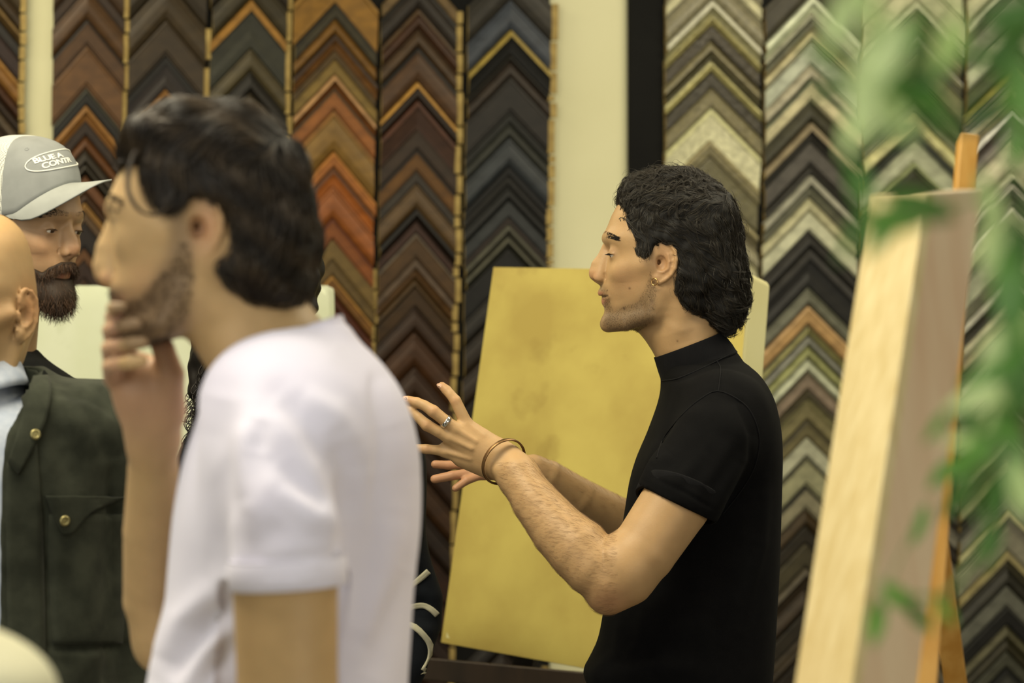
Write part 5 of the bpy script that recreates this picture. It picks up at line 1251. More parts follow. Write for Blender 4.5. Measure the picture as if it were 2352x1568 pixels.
    FO = [(L3((640, 905, 2.06), (710, 975, 2.03), (765, 1050, 2.02), (800, 1165, 2.03)), -.009, .009), (L3((690, 905, 2.07), (770, 950, 2.07), (826, 1030, 2.09)), .0045, .008),
          (L3((782, 1000, 2.08), (812, 1080, 2.07), (818, 1150, 2.07), (803, 1250, 2.06), (788, 1345, 2.06)), -.011, .006), (L3((512, 900, 2.10), (496, 1000, 2.09), (506, 1120, 2.08), (524, 1240, 2.07), (538, 1350, 2.07)), -.010, .013),
          (L3((640, 1060, 2.0), (700, 1125, 2.0), (755, 1170, 2.02)), -.005, .007), (L3((640, 1115, 2.0), (720, 1185, 2.0), (800, 1200, 2.03)), .005, .008), (L3((560, 1190, 2.01), (600, 1130, 2.0), (650, 1090, 2.0)), .003, .010),
          (L3((570, 960, 2.05), (550, 1050, 2.03), (548, 1150, 2.02)), .005, .009), (L3((600, 960, 2.04), (590, 1040, 2.02)), -.004, .007), (L3((560, 1290, 2.0), (620, 1230, 2.0), (650, 1200, 2.0)), -.004, .008),
          (L3((548, 1365, 2.1), (455, 1455, 2.1), (380, 1570, 2.12)), -.010, .008), (L3((500, 1350, 2.1), (415, 1430, 2.1), (372, 1520, 2.12)), .007, .010), (L3((548, 1455, 2.1), (485, 1535, 2.1), (440, 1610, 2.1)), -.008, .008), (L3((560, 1420, 2.1), (470, 1500, 2.1), (410, 1600, 2.1)), .006, .008),
          (L3((832, 1080, 2.09), (838, 1250, 2.09), (800, 1450, 2.09)), -.007, .014), (L3((915, 1180, 2.11), (885, 1330, 2.1), (820, 1490, 2.09)), .006, .009), (L3((935, 1300, 2.13), (890, 1450, 2.1), (850, 1560, 2.1)), -.005, .009),
          (L3((880, 860, 2.13), (930, 980, 2.13), (945, 1100, 2.12)), .004, .012), (L3((770, 790, 2.15), (860, 870, 2.15), (900, 980, 2.14)), -.004, .010), (L3((545, 1292, 1.99), (660, 1285, 1.99), (780, 1270, 2.0)), -.0025, .003)]
    Vs = fold_near(Vs, n_, FO)
    wr = np.array([noise.noise(Vector((v[0] * 9, v[1] * 9, v[2] * 6))) for v in Vs]); Vs = Vs + n_ * (wr * .003)[:, None]
    sh = mesh_obj('t_shirt', Vs, Qs, M_tee, root)
    # crew collar and the sleeve hem
    def ring2(name, rows, th, par, mat):
        n = 80; allr = rows + [(c, np.array(A) * (1 - th / np.linalg.norm(A)), np.array(B) * (1 - th / np.linalg.norm(B)), e) for c, A, B, e in rows[::-1]]
        V, Q = loft(allr, n); V = V[:-2]; Q = Q[:(len(allr) - 1) * n]; L = (len(allr) - 1) * n
        return mesh_obj(name, V, np.vstack([Q, [(L + j, L + (j + 1) % n, (j + 1) % n, j) for j in range(n)]]), mat, par)
    ring2('collar', [nr(486, 838, 786, 722, .0665), nr(487, 842, 788, 728, .0685), nr(492, 856, 794, 744, .0715), nr(498, 872, 802, 762, .0745)], .004, sh, M_tee)
    a1 = np.array([1.0, 0, .06]); a1 /= np.linalg.norm(a1)
    ring2('sleeve_hem', [(hb + nrm * t, a1 * r, np.array([0, 1, 0]) * r, 2.05) for t, r in ((-.022, .0492), (-.02, .0505), (-.01, .0508), (.002, .0506), (.003, .0495))], .004, sh, M_tee)
    legs(root, P(640, 784, DB)[0], DB, 0.98, (-1, 0), '2c3444')
M_tee = simple('white_cotton', srgb('d3d1e6'), srgb('dcdbec'), scale=5, rough=0.85, bmp=0.2, bscale=500, bdist=0.0005, spec=0.2, sheen=0.1)
build_B()
# ------------------------------------------------------------------ shared: generic face numbers, patches sewn on a garment
GEN = dict(ep=(61, 17.5, 31), nose=dict(ridge=[(76, 27, 6.0), (83, 13, 5.8), (91, 2, 6.6), (95, -9, 7.6), (94, -13, 7.6), (88, -20, 5), (83, -26, 3.5)], ala=(86, -17, 12)),
           mouth=dict(up=(87, -40), low=(82, -52.5), slit=(83.5, -46)), brow=(79, 45))
def patch(name, tree, left, right, mat, parent, off=.002, n=14, m=6):
    """a flap or strip of cloth laid over a garment between two outlines given as photograph pixels"""
    A = resample([(x, y) for x, y in left], n); B = resample([(x, y) for x, y in right], n); o = Vector((0, 0, CZ)); V = []
    for lay in (off, -.001):
        for i in range(n):
            for j in range(m + 1):
                x, y = A[i] + (B[i] - A[i]) * j / m; d = Vector(P(x, y, 1.0)) - o; d.normalize()
                loc, nn, _, _ = tree.ray_cast(o, d)
                if loc is None: loc, nn, _, _ = tree.find_nearest(Vector(P(x, y, 3.0)))
                V.append(np.array(loc + nn * lay))
    Q = []; w = m + 1; N0 = n * w
    for i in range(n - 1):
        for j in range(m):
            a = i * w + j; Q.append((a, a + 1, a + w + 1, a + w)); Q.append((N0 + a, N0 + a + w, N0 + a + w + 1, N0 + a + 1))
    rim = [j for j in range(w)] + [i * w + m for i in range(1, n)] + [(n - 1) * w + j for j in range(m - 1, -1, -1)] + [i * w for i in range(n - 2, 0, -1)]
    for a, b in zip(rim, rim[1:] + rim[:1]): Q.append((a, N0 + a, N0 + b, b))
    return mesh_obj(name, V, np.array(Q), mat, parent)
def torso(s, rows, k=0.0, nseg=80, n=36):
    """rows: px centre x, y, depth, half width m, half depth m, yaw"""
    R = []
    for cx, y, d, hw, hd, yaw in resample(rows, n):
        c = P(cx, y, d); R.append((c, np.array([math.cos(yaw), math.sin(yaw), 0]) * hw, np.array([-math.sin(yaw), math.cos(yaw), 0]) * hd, 2.4))
    V, Q = loft(R, nseg); s.mesh_in(V, Q, k)
def hairs_on(V, n_, idx, d0, L, r, rng, spread=.25, out=.2):
    B = []
    for i in idx:
        d = np.array(d0) + rng.normal(0, spread, 3) + n_[i] * out; d /= np.linalg.norm(d); l = L * rng.uniform(.6, 1.2); b = rng.normal(0, .15, 3)
        B.append((np.array([V[i] - n_[i] * .001, V[i] + d * l * .35, V[i] + (d + b * .5) * l * .7, V[i] + (d + b) * l]), np.array([r, r, r * .8, r * .3])))
    return tubes(B, 3)

# ------------------------------------------------------------------ the bearded man in a cap
DC = 3.85
def build_C():
    root = thing('person', 'bearded man in a grey trucker cap looking right, between two nearer men', 'person', (P(40, 784, DC)[0], DC, 0))
    th, ti = math.radians(31), math.radians(8)
    fw = np.array([math.cos(th) * math.cos(ti), -math.sin(th) * math.cos(ti), -math.sin(ti)])
    T = frame(P(70, 541, DC), fw, (0, 0, 1)); near = 1 if T.l[1] < 0 else -1
    s = SDF(T.o - [.15, .15, .20], T.o + [.15, .15, .16], 0.002)
    V, Q = head_loft(ROWS_A, T); s.mesh_in(V, Q, 0.0, half=12)
    for sd in (-1, 1): s.chain([t1(T, -2, -40, sd * 54), t1(T, 12, -72, sd * 52), t1(T, 48, -88, sd * 32), t1(T, 74, -90, sd * 10)], [.013, .012, .011, .011], .012)
    s.cone(t1(T, -36, -50, 0), P(2, 830, DC + .05), .052, .055, .02)
    face(s, T, look=-.38, open_=2.1, smile=4, **GEN)
    ear(s, T, (-8, 1), near, L0=66); ear(s, T, (-8, 1), -near, L0=66)
    Vh, Qh = s.mesh(2)
    s = SDF(P(-300, 1750, DC) + [0, -.2, 0], P(400, 770, DC) + [0, .2, 0], .006)
    s.cone(P(2, 830, DC + .05), P(30, 960, DC + .03), .05, .07, .02); s.cone(P(50, 960, DC + .03), P(50, 1500, DC + .03), .09, .09, .02)
    Va, Qa = s.mesh(1); V, Q = join_parts([(Vh, Qh), (Va, Qa)])
    rel = (V - T.o) * 1000; u = rel @ T.u; f = rel @ T.f; l = rel @ T.l
    C = np.tile(np.array(srgb('a28260'), np.float32), (len(V), 1))
    def mk(cf, cu, cl, r, col, st):
        m = (np.exp(-((f - cf) ** 2 + (u - cu) ** 2 + (np.abs(l) - cl) ** 2) / r ** 2) * st)[:, None]; return C * (1 - m) + np.array(col) * m
    C = mk(94, -12, 0, 14, srgb('b07858'), .5); C = mk(80, -52, 8, 9, srgb('b06c58'), .8); C = mk(56, -12, 36, 20, srgb('b07c5c'), .4); C = mk(60, 10, 30, 10, srgb('946c50'), .5)
    C = mk(70, -30, 20, 14, srgb('8a6848'), .35)
    mesh_obj('body', V, Q, M_skin, root, colors=C)
    for sd in (-1, 1): eyeball(T, root, (61, 17.5, 31), sd, look=(1, -.3, -.1))
    # beard and moustache
    rng = np.random.default_rng(3)
    s = SDF(T.o - [.15, .15, .20], T.o + [.15, .15, .10], 0.0025)
    H = s.mesh_in(head_loft(ROWS_A, T)[0], head_loft(ROWS_A, T)[1], half=12); s.a = (H - .006).astype(np.float32)
    s.ell(t1(T, 72, -92, 0), (.024, .032, .022), None, .02); s.chain([t1(T, 20, -70, 46), t1(T, 50, -92, 26), t1(T, 72, -100, 0), t1(T, 50, -92, -26), t1(T, 20, -70, -46)], [.012, .016, .018, .016, .012], .016)
    poly = [(6, 0), (12, -20), (24, -36), (44, -44), (60, -50), (68, -58), (76, -58), (84, -60), (100, -64), (100, -130), (60, -140), (20, -120), (-4, -84), (-6, -40)]
    s.a = poly_cut(s, s.a, T, poly, k=.006).astype(np.float32)
    for sd in (-1, 1): s.chain([t1(T, 90, -33.5, 0), t1(T, 84, -36, sd * 15), t1(T, 72, -46, sd * 27), t1(T, 64, -60, sd * 33)], [.0026, .0040, .0042, .0055], .004)
    Vb, Qb = s.mesh(2); nb = normals(Vb, Qb); beard = mesh_obj('beard', Vb, Qb, M_hairdull, root, colors=np.tile(srgb('2e2217'), (len(Vb), 1)))
    ub = (Vb - T.o) @ T.u * 1000; idx = rng.choice(len(Vb), 5200); cm = np.where((ub > -52) & ((Vb - T.o) @ T.f * 1000 > 55))[0]; idx = np.concatenate([idx, rng.choice(cm, 1500)])
    V2, Q2 = hairs_on(Vb, nb, idx, -T.u * 1.0 + T.f * .15, .014, .00028, rng)
    cc = np.tile(srgb('4a3422'), (len(V2), 1)) * rng.uniform(.5, 1.6, (len(V2) // 12, 1)).repeat(12, 0)[:len(V2)]
    tag(mesh_obj('beard_strands', V2, Q2, M_hair, beard, colors=cc), kind='stuff')
    bt = bvh_of(Vh, Qh); B = []
    for sd in (-1, 1):
        for _ in range(300):
            t = rng.random(); c = t1(T, 84 - 24 * t ** 1.6, 43 + 4 * math.sin(t * 3) - 6 * t, sd * (8 + 40 * t)) + T.u * rng.uniform(-.004, .004)
            loc, n, _, _ = bt.find_nearest(Vector(c)); loc, n = np.array(loc), np.array(n); d = -T.f * .7 + T.l * sd * .5 + T.u * rng.uniform(-.1, .35)
            B.append((np.array([loc, loc + d * .004 + n * .001, loc + d * .008 + n * .0004]), np.array([.0004, .0004, .0001])))
        for i in range(26):
            a = (i / 25 - .5) * 2; c = t1(T, 61 + 12.9 * math.cos(a * .95), 17.5 + 1.0 * (1 - a * a), sd * (31 + 11.5 * math.sin(a * .95))); d = T.f * .8 * math.cos(a) - T.u * .35 + T.l * sd * .6 * math.sin(a)
            B.append((np.array([c, c + d * .003, c + d * .006]), np.array([.0003, .00025, .0001])))
    V2, Q2 = tubes(B, 3); mesh_obj('eyebrows', V2, Q2, M_hair, root, colors=np.tile(srgb('20170f'), (len(V2), 1)))
    # short hair under the cap at the temples
    s = SDF(T.o - [.15, .15, .12], T.o + [.15, .15, .12], 0.003); H = s.mesh_in(head_loft(ROWS_A, T)[0], head_loft(ROWS_A, T)[1], half=8); s.a = (H - .004).astype(np.float32)
    s.a = poly_cut(s, s.a, T, [(30, 60), (26, 30), (14, 8), (8, -10), (2, 12), (-14, 34), (-30, 20), (-34, -10), (-60, -50), (-110, -40), (-120, 60)], k=.004).astype(np.float32)
    Vq, Qq = s.mesh(2); mesh_obj('hair', Vq, Qq, M_hairdull, root, colors=np.tile(srgb('241b12'), (len(Vq), 1)))
    # the cap, tipped a little towards the camera
    H_ = T; ro = math.radians(11); T = frame(H_.o, H_.f, H_.u * math.cos(ro) + H_.l * near * math.sin(ro) * -1 if False else H_.u * math.cos(ro) + H_.l * near * math.sin(ro))
    def band(ph):
        f = -9 + 95 * math.cos(ph) if math.cos(ph) > 0 else -9 + 97 * math.cos(ph); l = 80 * math.sin(ph)
        u = 50 + (f - 35) * .84 if f > 35 else 50 - (35 - f) * .18
        return f, u, l
    def crown(ph, sv):
        f, u, l = band(ph); c, t = math.cos(sv), math.sin(sv)
        k = max(c, 0) ** .62; fr = max(0, math.cos(ph)); top = 158
        return (-14 + (f + 14) * k, u + (top - u) * t ** (1.0 - .1 * fr), l * k)
    nph, ns = 96, 26
    def surf(name, p0, p1, mat, parent, thick=1.6, cols=None):
        V = []; n1 = max(4, int(nph * abs(p1 - p0) / (2 * math.pi)))
        for lay in (0, -thick):
            for i in range(n1 + 1):
                ph = p0 + (p1 - p0) * i / n1
                for j in range(ns + 1):
                    f, u, l = crown(ph, math.pi / 2 * (j / ns) ** .9); k = 1 + lay / 95
                    V.append(((f + 9) * k - 9, u + lay * .6, l * k))
        Q = []; w = ns + 1; N0 = (n1 + 1) * w
        for i in range(n1):
            for j in range(ns):
                a = i * w + j; Q.append((a, a + 1, a + w + 1, a + w)); Q.append((N0 + a, N0 + a + w, N0 + a + w + 1, N0 + a + 1))
            Q.append((i * w, i * w + w, N0 + i * w + w, N0 + i * w))
        return mesh_obj(name, T(np.array(V)), np.array(Q), mat, parent)
    hat = surf('cap', -1.33, 1.33, M_capgrey, root)
    hat['label'] = 'grey trucker cap with white mesh back'
    surf('mesh_panel', 1.33, 2 * math.pi - 1.33, M_capmesh, hat)
    # brim
    V = []; nl, nj = 40, 14
    for lay in (0, -2.6):
        for i in range(nl + 1):
            l = -76 + 152 * i / nl; ph = math.asin(max(-1, min(1, l / 80))); f0, u0, _ = band(ph)
            ext = 76 * max(0, 1 - (l / 77) ** 2) ** .75; du = (106 - (.0133 if l * near > 0 else .0050) * l * l) - u0
            for j in range(nj + 1):
                t = j / nj; V.append((f0 - 2 + (ext + 2) * t, u0 + 1 + du * (t ** 1.2) * min(1, ext / 25) + lay, l * (1 - .03 * t)))
    Q = []; w = nj + 1; N0 = (nl + 1) * w
    for i in range(nl):
        for j in range(nj):
            a = i * w + j; Q.append((a, a + 1, a + w + 1, a + w)); Q.append((N0 + a, N0 + a + w, N0 + a + w + 1, N0 + a + 1))
        a = i * w + nj; Q.append((a, N0 + a, N0 + a + w, a + w))
    mesh_obj('brim', T(np.array(V)), np.array(Q), M_capbrim, hat)
    # eyelet
    c0 = np.array(crown(.80, 1.05)); c1 = np.array(crown(.85, 1.05)); c2 = np.array(crown(.80, 1.1)); nn = np.cross(c1 - c0, c2 - c0)
    nn = T.f * nn[0] + T.u * nn[1] + T.l * nn[2]
    sgn = near
    V, Q = torus(t1(T, c0[0], c0[1], sgn * abs(c0[2])), nn, .0028, .0008); mesh_obj('eyelet', V, Q, M_capgrey, hat)
    # embroidered oval and lettering, wrapped on the front panels. a = arc mm to the wearer's right, b = height mm
    def wrap(a, b, lift):
        sv = 0.62 + b / 95.0; k = max(math.cos(sv), .1) ** .62; ph = a / (86 * k) * near
        p = np.array(crown(ph, sv)); c = np.array([-9, p[1] - 20, 0]); d = p - c; d /= np.linalg.norm(d); return p + d * lift
    pts = []
    for i in range(81):
        t = 2 * math.pi * i / 80; pts.append(t1(T, *wrap(66 * math.cos(t), 23 * math.sin(t), .8)))
    V, Q = tubes([(np.array(pts), np.full(81, .0011))], 6); tag(mesh_obj('embroidered_oval', V, Q, M_thread, hat), 'white embroidered oval outline')
    for txt, a0, b0 in (('BLUE A', 52, 3), ('CONTR', 44, -13)):
        cu = bpy.data.curves.new('txt', 'FONT'); cu.body = txt; cu.size = 17.5; cu.offset = .45; cu.extrude = .5; cu.resolution_u = 3; cu.space_character = .92
        tmp = bpy.data.objects.new('tmp', cu); COL.objects.link(tmp); dg = bpy.context.evaluated_depsgraph_get(); me = bpy.data.meshes.new_from_object(tmp.evaluated_get(dg))
        import bmesh
        bm = bmesh.new(); bm.from_mesh(me); bmesh.ops.subdivide_edges(bm, edges=[e for e in bm.edges if e.calc_length() > 4], cuts=2); bmesh.ops.triangulate(bm, faces=bm.faces)
        Vt = [t1(T, *wrap(a0 - v.co.x, b0 + v.co.y, .5 + max(0, v.co.z) * 1.2)) for v in bm.verts]; bm.verts.index_update(); Fs = [[v.index for v in f.verts] for f in bm.faces]; bm.free()
        bpy.data.objects.remove(tmp); bpy.data.curves.remove(cu)
        tag(mesh_obj('embroidered_lettering', Vt, Fs, M_thread, hat, smooth=False), 'white embroidered lettering reading ' + txt)
    # dark hooded top
    s = SDF(P(-320, 1780, DC) + [0, -.22, 0], P(420, 770, DC) + [0, .22, 0], .005)
    torso(s, [(10, 806, DC + .05, .045, .06, .3), (20, 836, DC + .03, .07, .075, .3), (36, 880, DC + .02, .105, .09, .3), (50, 920, DC + .02, .14, .09, .3), (50, 960, DC + .02, .18, .105, .3), (50, 1040, DC + .02, .205, .11, .3), (50, 1250, DC + .02, .21, .115, .3), (50, 1500, DC + .02, .20, .12, .3), (50, 1700, DC + .02, .19, .12, .3)])
    s.chain([P(-30, 830, DC + .07), P(30, 812, DC + .09), P(72, 822, DC + .05), P(104, 862, DC + .02), P(96, 900, DC - .03)], [.020, .020, .016, .013, .012], .01)
    for sg in (-1, 1): s.chain([P(50 + sg * 225, 980, DC + .02), P(50 + sg * 260, 1260, DC), P(50 + sg * 262, 1600, DC - .04)], [.07, .058, .05], .03)
    V, Q = s.mesh(1); mesh_obj('hooded_top', V, Q, M_hood, root)
    legs(root, root.location.x, DC, 0.95, (.85, -.5), '20222a')
M_hood = simple('black_fleece', srgb('0e0f0e'), srgb('141513'), scale=50, rough=0.95, bmp=.4, bscale=300, spec=.15)
M_capgrey = simple('grey_twill', srgb('8e918f'), srgb('868987'), scale=30, rough=.85, bmp=.2, bscale=900, bdist=.0004, spec=.2)
M_capbrim = simple('pale_grey_twill', srgb('a2a5a0'), srgb('9a9d98'), scale=30, rough=.85, bmp=.3, bscale=1200, bdist=.0004, spec=.2)
M_thread = simple('white_thread', srgb('e2e2d8'), rough=.7)
def meshback(nt, b):
    tc = N(nt, 'ShaderNodeTexCoord'); vo = N(nt, 'ShaderNodeTexVoronoi'); vo.inputs['Scale'].default_value = 420; vo.inputs['Randomness'].default_value = 0.0
    nt.links.new(tc.outputs['Object'], vo.inputs['Vector']); r = N(nt, 'ShaderNodeValToRGB'); r.color_ramp.elements[0].position = .32; r.color_ramp.elements[1].position = .42
    r.color_ramp.elements[0].color = (*srgb('3a3a34'), 1); r.color_ramp.elements[1].color = (*srgb('d4d5cc'), 1)
    nt.links.new(vo.outputs['Distance'], r.inputs[0]); nt.links.new(r.outputs[0], b.inputs['Base Color']); b.inputs['Roughness'].default_value = .8
M_capmesh = node_mat('white_cap_mesh', meshback)
build_C()

# ------------------------------------------------------------------ the bald man in a dark jacket
DD = 3.0
def build_D():
    root = thing('person', 'bald man in a black-green denim jacket cut off by the left edge', 'person', (P(-60, 784, DD)[0], DD, 0))
    fw = np.array([-.14, -.98, -.06]); T = frame(P(-72, 722, DD), fw, (0, 0, 1))
    rows = [tuple(np.array(r[:4]) * .95) + (r[4] * .86,) + tuple(r[5:]) for r in ROWS_A]
    s = SDF(T.o - [.16, .16, .26], T.o + [.16, .18, .16], 0.0024)
    V, Q = head_loft(rows, T); s.mesh_in(V, Q, 0.0)
    for sd in (-1, 1): s.chain([t1(T, -2, -38, sd * 53), t1(T, 12, -70, sd * 50), t1(T, 46, -84, sd * 32)], [.013, .012, .011], .012)
    s.chain([t1(T, -20, -40, 0), P(-66, 850, DD + .03), P(-62, 960, DD + .03)], [.058, .052, .058], .02)
    face(s, T, look=-.1, open_=3, **GEN)
    for sd in (-1, 1): ear(s, T, (-6, -2), sd, sc=1.08, L0=65, flare=.42)
    Vh, Qh = s.mesh(2)
    s = SDF(P(-480, 1700, DD) + [0, -.2, 0], P(330, 860, DD) + [0, .2, 0], .007); s.cone(P(-62, 950, DD + .03), P(-60, 1500, DD + .03), .07, .09, .02); Va, Qa = s.mesh(1)
    V, Q = join_parts([(Vh, Qh), (Va, Qa)])
    C = blobcol(V, srgb('a68a62'), [(70, 700, 26, 60, srgb('b07448'), .5), (20, 720, 50, 60, srgb('a88058'), .4), (20, 540, 60, 50, srgb('c49a62'), .4)])  # paler crown blob is a highlight painted into the skin colour
    mesh_obj('body', V, Q, M_skin, root, colors=C)
    for sd in (-1, 1): eyeball(T, root, (61, 17.5, 31), sd, look=(1, 0, 0))
    # shirt under the jacket
    s = SDF(P(-480, 1760, DD) + [0, -.24, 0], P(380, 780, DD) + [0, .22, 0], .004)
    torso(s, [(-60, 880, DD + .02, .062, .062, -.25), (-60, 920, DD + .02, .075, .075, -.25), (-60, 1000, DD + .02, .13, .098, -.25), (-60, 1200, DD + .02, .15, .113, -.25), (-60, 1500, DD + .02, .15, .118, -.25), (-60, 1700, DD + .02, .15, .118, -.25)])
    V, Q = s.mesh(1); sh = mesh_obj('shirt', V, Q, M_check, root)
    tr = bvh_of(V, Q)
    V1, Q1 = loft([(P(-56, 858, DD + .01) , np.array([.0525, -.012, .018]), np.array([.012, .058, .0]), 2.1), (P(-56, 905, DD), np.array([.060, -.016, .022]), np.array([.016, .070, .0]), 2.1), (P(-56, 930, DD), np.array([.062, -.018, .026]), np.array([.018, .080, .0]), 2.1)], 60)
    V1 = V1[:-2]; Q1 = Q1[:120]; o = mesh_obj('shirt_collar', V1, Q1, M_check, sh); md = o.modifiers.new('thick', 'SOLIDIFY'); md.thickness = .003
    # jacket
    s = SDF(P(-560, 1800, DD) + [0, -.26, 0], P(420, 760, DD) + [0, .24, 0], .0032)
    torso(s, [(-58, 842, DD + .03, .082, .085, -.2), (-58, 866, DD + .03, .105, .095, -.2), (-58, 892, DD + .03, .140, .108, -.2), (-58, 930, DD + .03, .168, .118, -.2), (-58, 1000, DD + .03, .180, .126, -.2), (-58, 1150, DD + .03, .180, .130, -.2), (-58, 1300, DD + .03, .178, .13, -.2), (-58, 1450, DD + .03, .185, .134, -.2), (-58, 1600, DD + .03, .19, .136, -.2), (-58, 1720, DD + .03, .19, .136, -.2)])
    for sg in (-1, 1): s.chain([P(-58 + sg * 285, 985, DD + .03), P(-58 + sg * 318, 1250, DD + .06), P(-58 + sg * 330, 1560, DD + .06), P(-58 + sg * 320, 1740, DD + .03)], [.062, .052, .048, .046], .03)
    # open front and neck hole
    s.chain([P(-62, 780, DD - .02), P(-62, 900, DD - .02), P(-62, 1000, DD - .06)], [.056, .058, .046], .004, op='s')
    X, Y, Z = s.coords(); pz = CY - (Z - CZ) * F / Y; hwid = np.interp(pz, [900, 1000, 1080, 1400, 1700], [.062, .040, .036, .034, .030]).astype(np.float32)
    cx_ = P(-62, 0, DD - .1)[0]; d = np.maximum(np.abs(X - cx_) - hwid, Y - (DD + .02)).astype(np.float32); d = np.broadcast_to(d, s.a.shape); s.a = np.maximum(s.a, -d).astype(np.float32)
    V, Q = s.mesh(2); n_ = normals(V, Q)
    def L3(*pts): return [P(*p) for p in pts]
    dn = DD - .1
    FO = [(L3((150, 930, dn), (200, 1000, dn), (260, 1090, dn)), .005, .012), (L3((190, 900, dn), (240, 960, dn + .05), (275, 1050, dn + .05)), .005, .010), (L3((120, 940, dn), (140, 1020, dn), (180, 1110, dn)), -.004, .010), (L3((60, 960, dn), (40, 1080, dn), (30, 1200, dn)), .004, .010),
          (L3((200, 1230, dn), (190, 1350, dn), (210, 1480, dn)), .004, .014), (L3((130, 1260, dn), (150, 1400, dn)), -.004, .012), (L3((250, 1200, dn), (265, 1350, dn), (260, 1500, dn)), .005, .014), (L3((250, 1050, dn + .05), (262, 1200, dn + .06), (255, 1400, dn + .06), (250, 1560, dn + .06)), -.008, .006),
          (L3((110, 905, dn), (200, 918, dn), (270, 960, dn + .04)), -.003, .004), (L3((95, 1150, dn), (104, 1300, dn), (110, 1560, dn)), -.004, .004), (L3((100, 1485, dn), (200, 1490, dn), (285, 1480, dn + .03)), -.004, .004)]
    V = fold_near(V, n_, FO); wr = np.array([noise.noise(Vector(v) * 22) + .5 * noise.noise(Vector(v) * 50) for v in V]); V = V + n_ * (wr * .0022)[:, None]
    jk = mesh_obj('denim_jacket', V, Q, M_denim, root)
    tree = bvh_of(V, Q)
    patch('placket', tree, [(18, 1060), (14, 1200), (16, 1400), (26, 1600)], [(84, 1020), (92, 1150), (98, 1380), (104, 1600)], M_denim, jk, off=.004)
    patch('collar_leaf', tree, [(62, 846), (60, 900), (48, 970), (22, 1060)], [(84, 850), (112, 890), (104, 960), (40, 1090)], M_denim, jk, off=.009)
    # pocket flap with its pointed end and button
    patch('pocket_flap', tree, [(104, 1138), (112, 1160), (128, 1205), (140, 1226)], [(284, 1140), (262, 1150), (205, 1176), (158, 1226)], M_denim, jk, off=.006)
    patch('pocket', tree, [(112, 1180), (112, 1300), (118, 1420), (122, 1478)], [(284, 1180), (286, 1300), (284, 1420), (280, 1476)], M_denim, jk, off=.0025)
    for (bx, by) in ((143, 1194), (76, 1000)):
        o = Vector((0, 0, CZ)); dd = Vector(P(bx, by, 1)) - o; dd.normalize(); loc, nn, _, _ = tree.ray_cast(o, dd)
        if loc is not None:
            V1, Q1 = torus(np.array(loc + nn * .009), tuple(nn), .0045, .0022); V2, Q2 = torus(np.array(loc + nn * .009), tuple(nn), .0015, .0018); V1, Q1 = join_parts([(V1, Q1), (V2, Q2)])
            mesh_obj('button', V1, Q1, M_brass, jk)
    legs(root, root.location.x, DD + .03, 0.93, (-.3, -.95), '2a2c34')
M_denim = simple('black_green_denim', srgb('24271f'), srgb('34372d'), scale=26, rough=.9, bmp=.5, bscale=520, bdist=.0007, spec=.15, sheen=.05)
M_check = simple('pale_blue_cotton', srgb('a8b0be'), srgb('98a2b4'), scale=70, rough=.85)
M_brass = simple('dull_brass', srgb('8a8258'), rough=.4, metal=.8)
build_D()

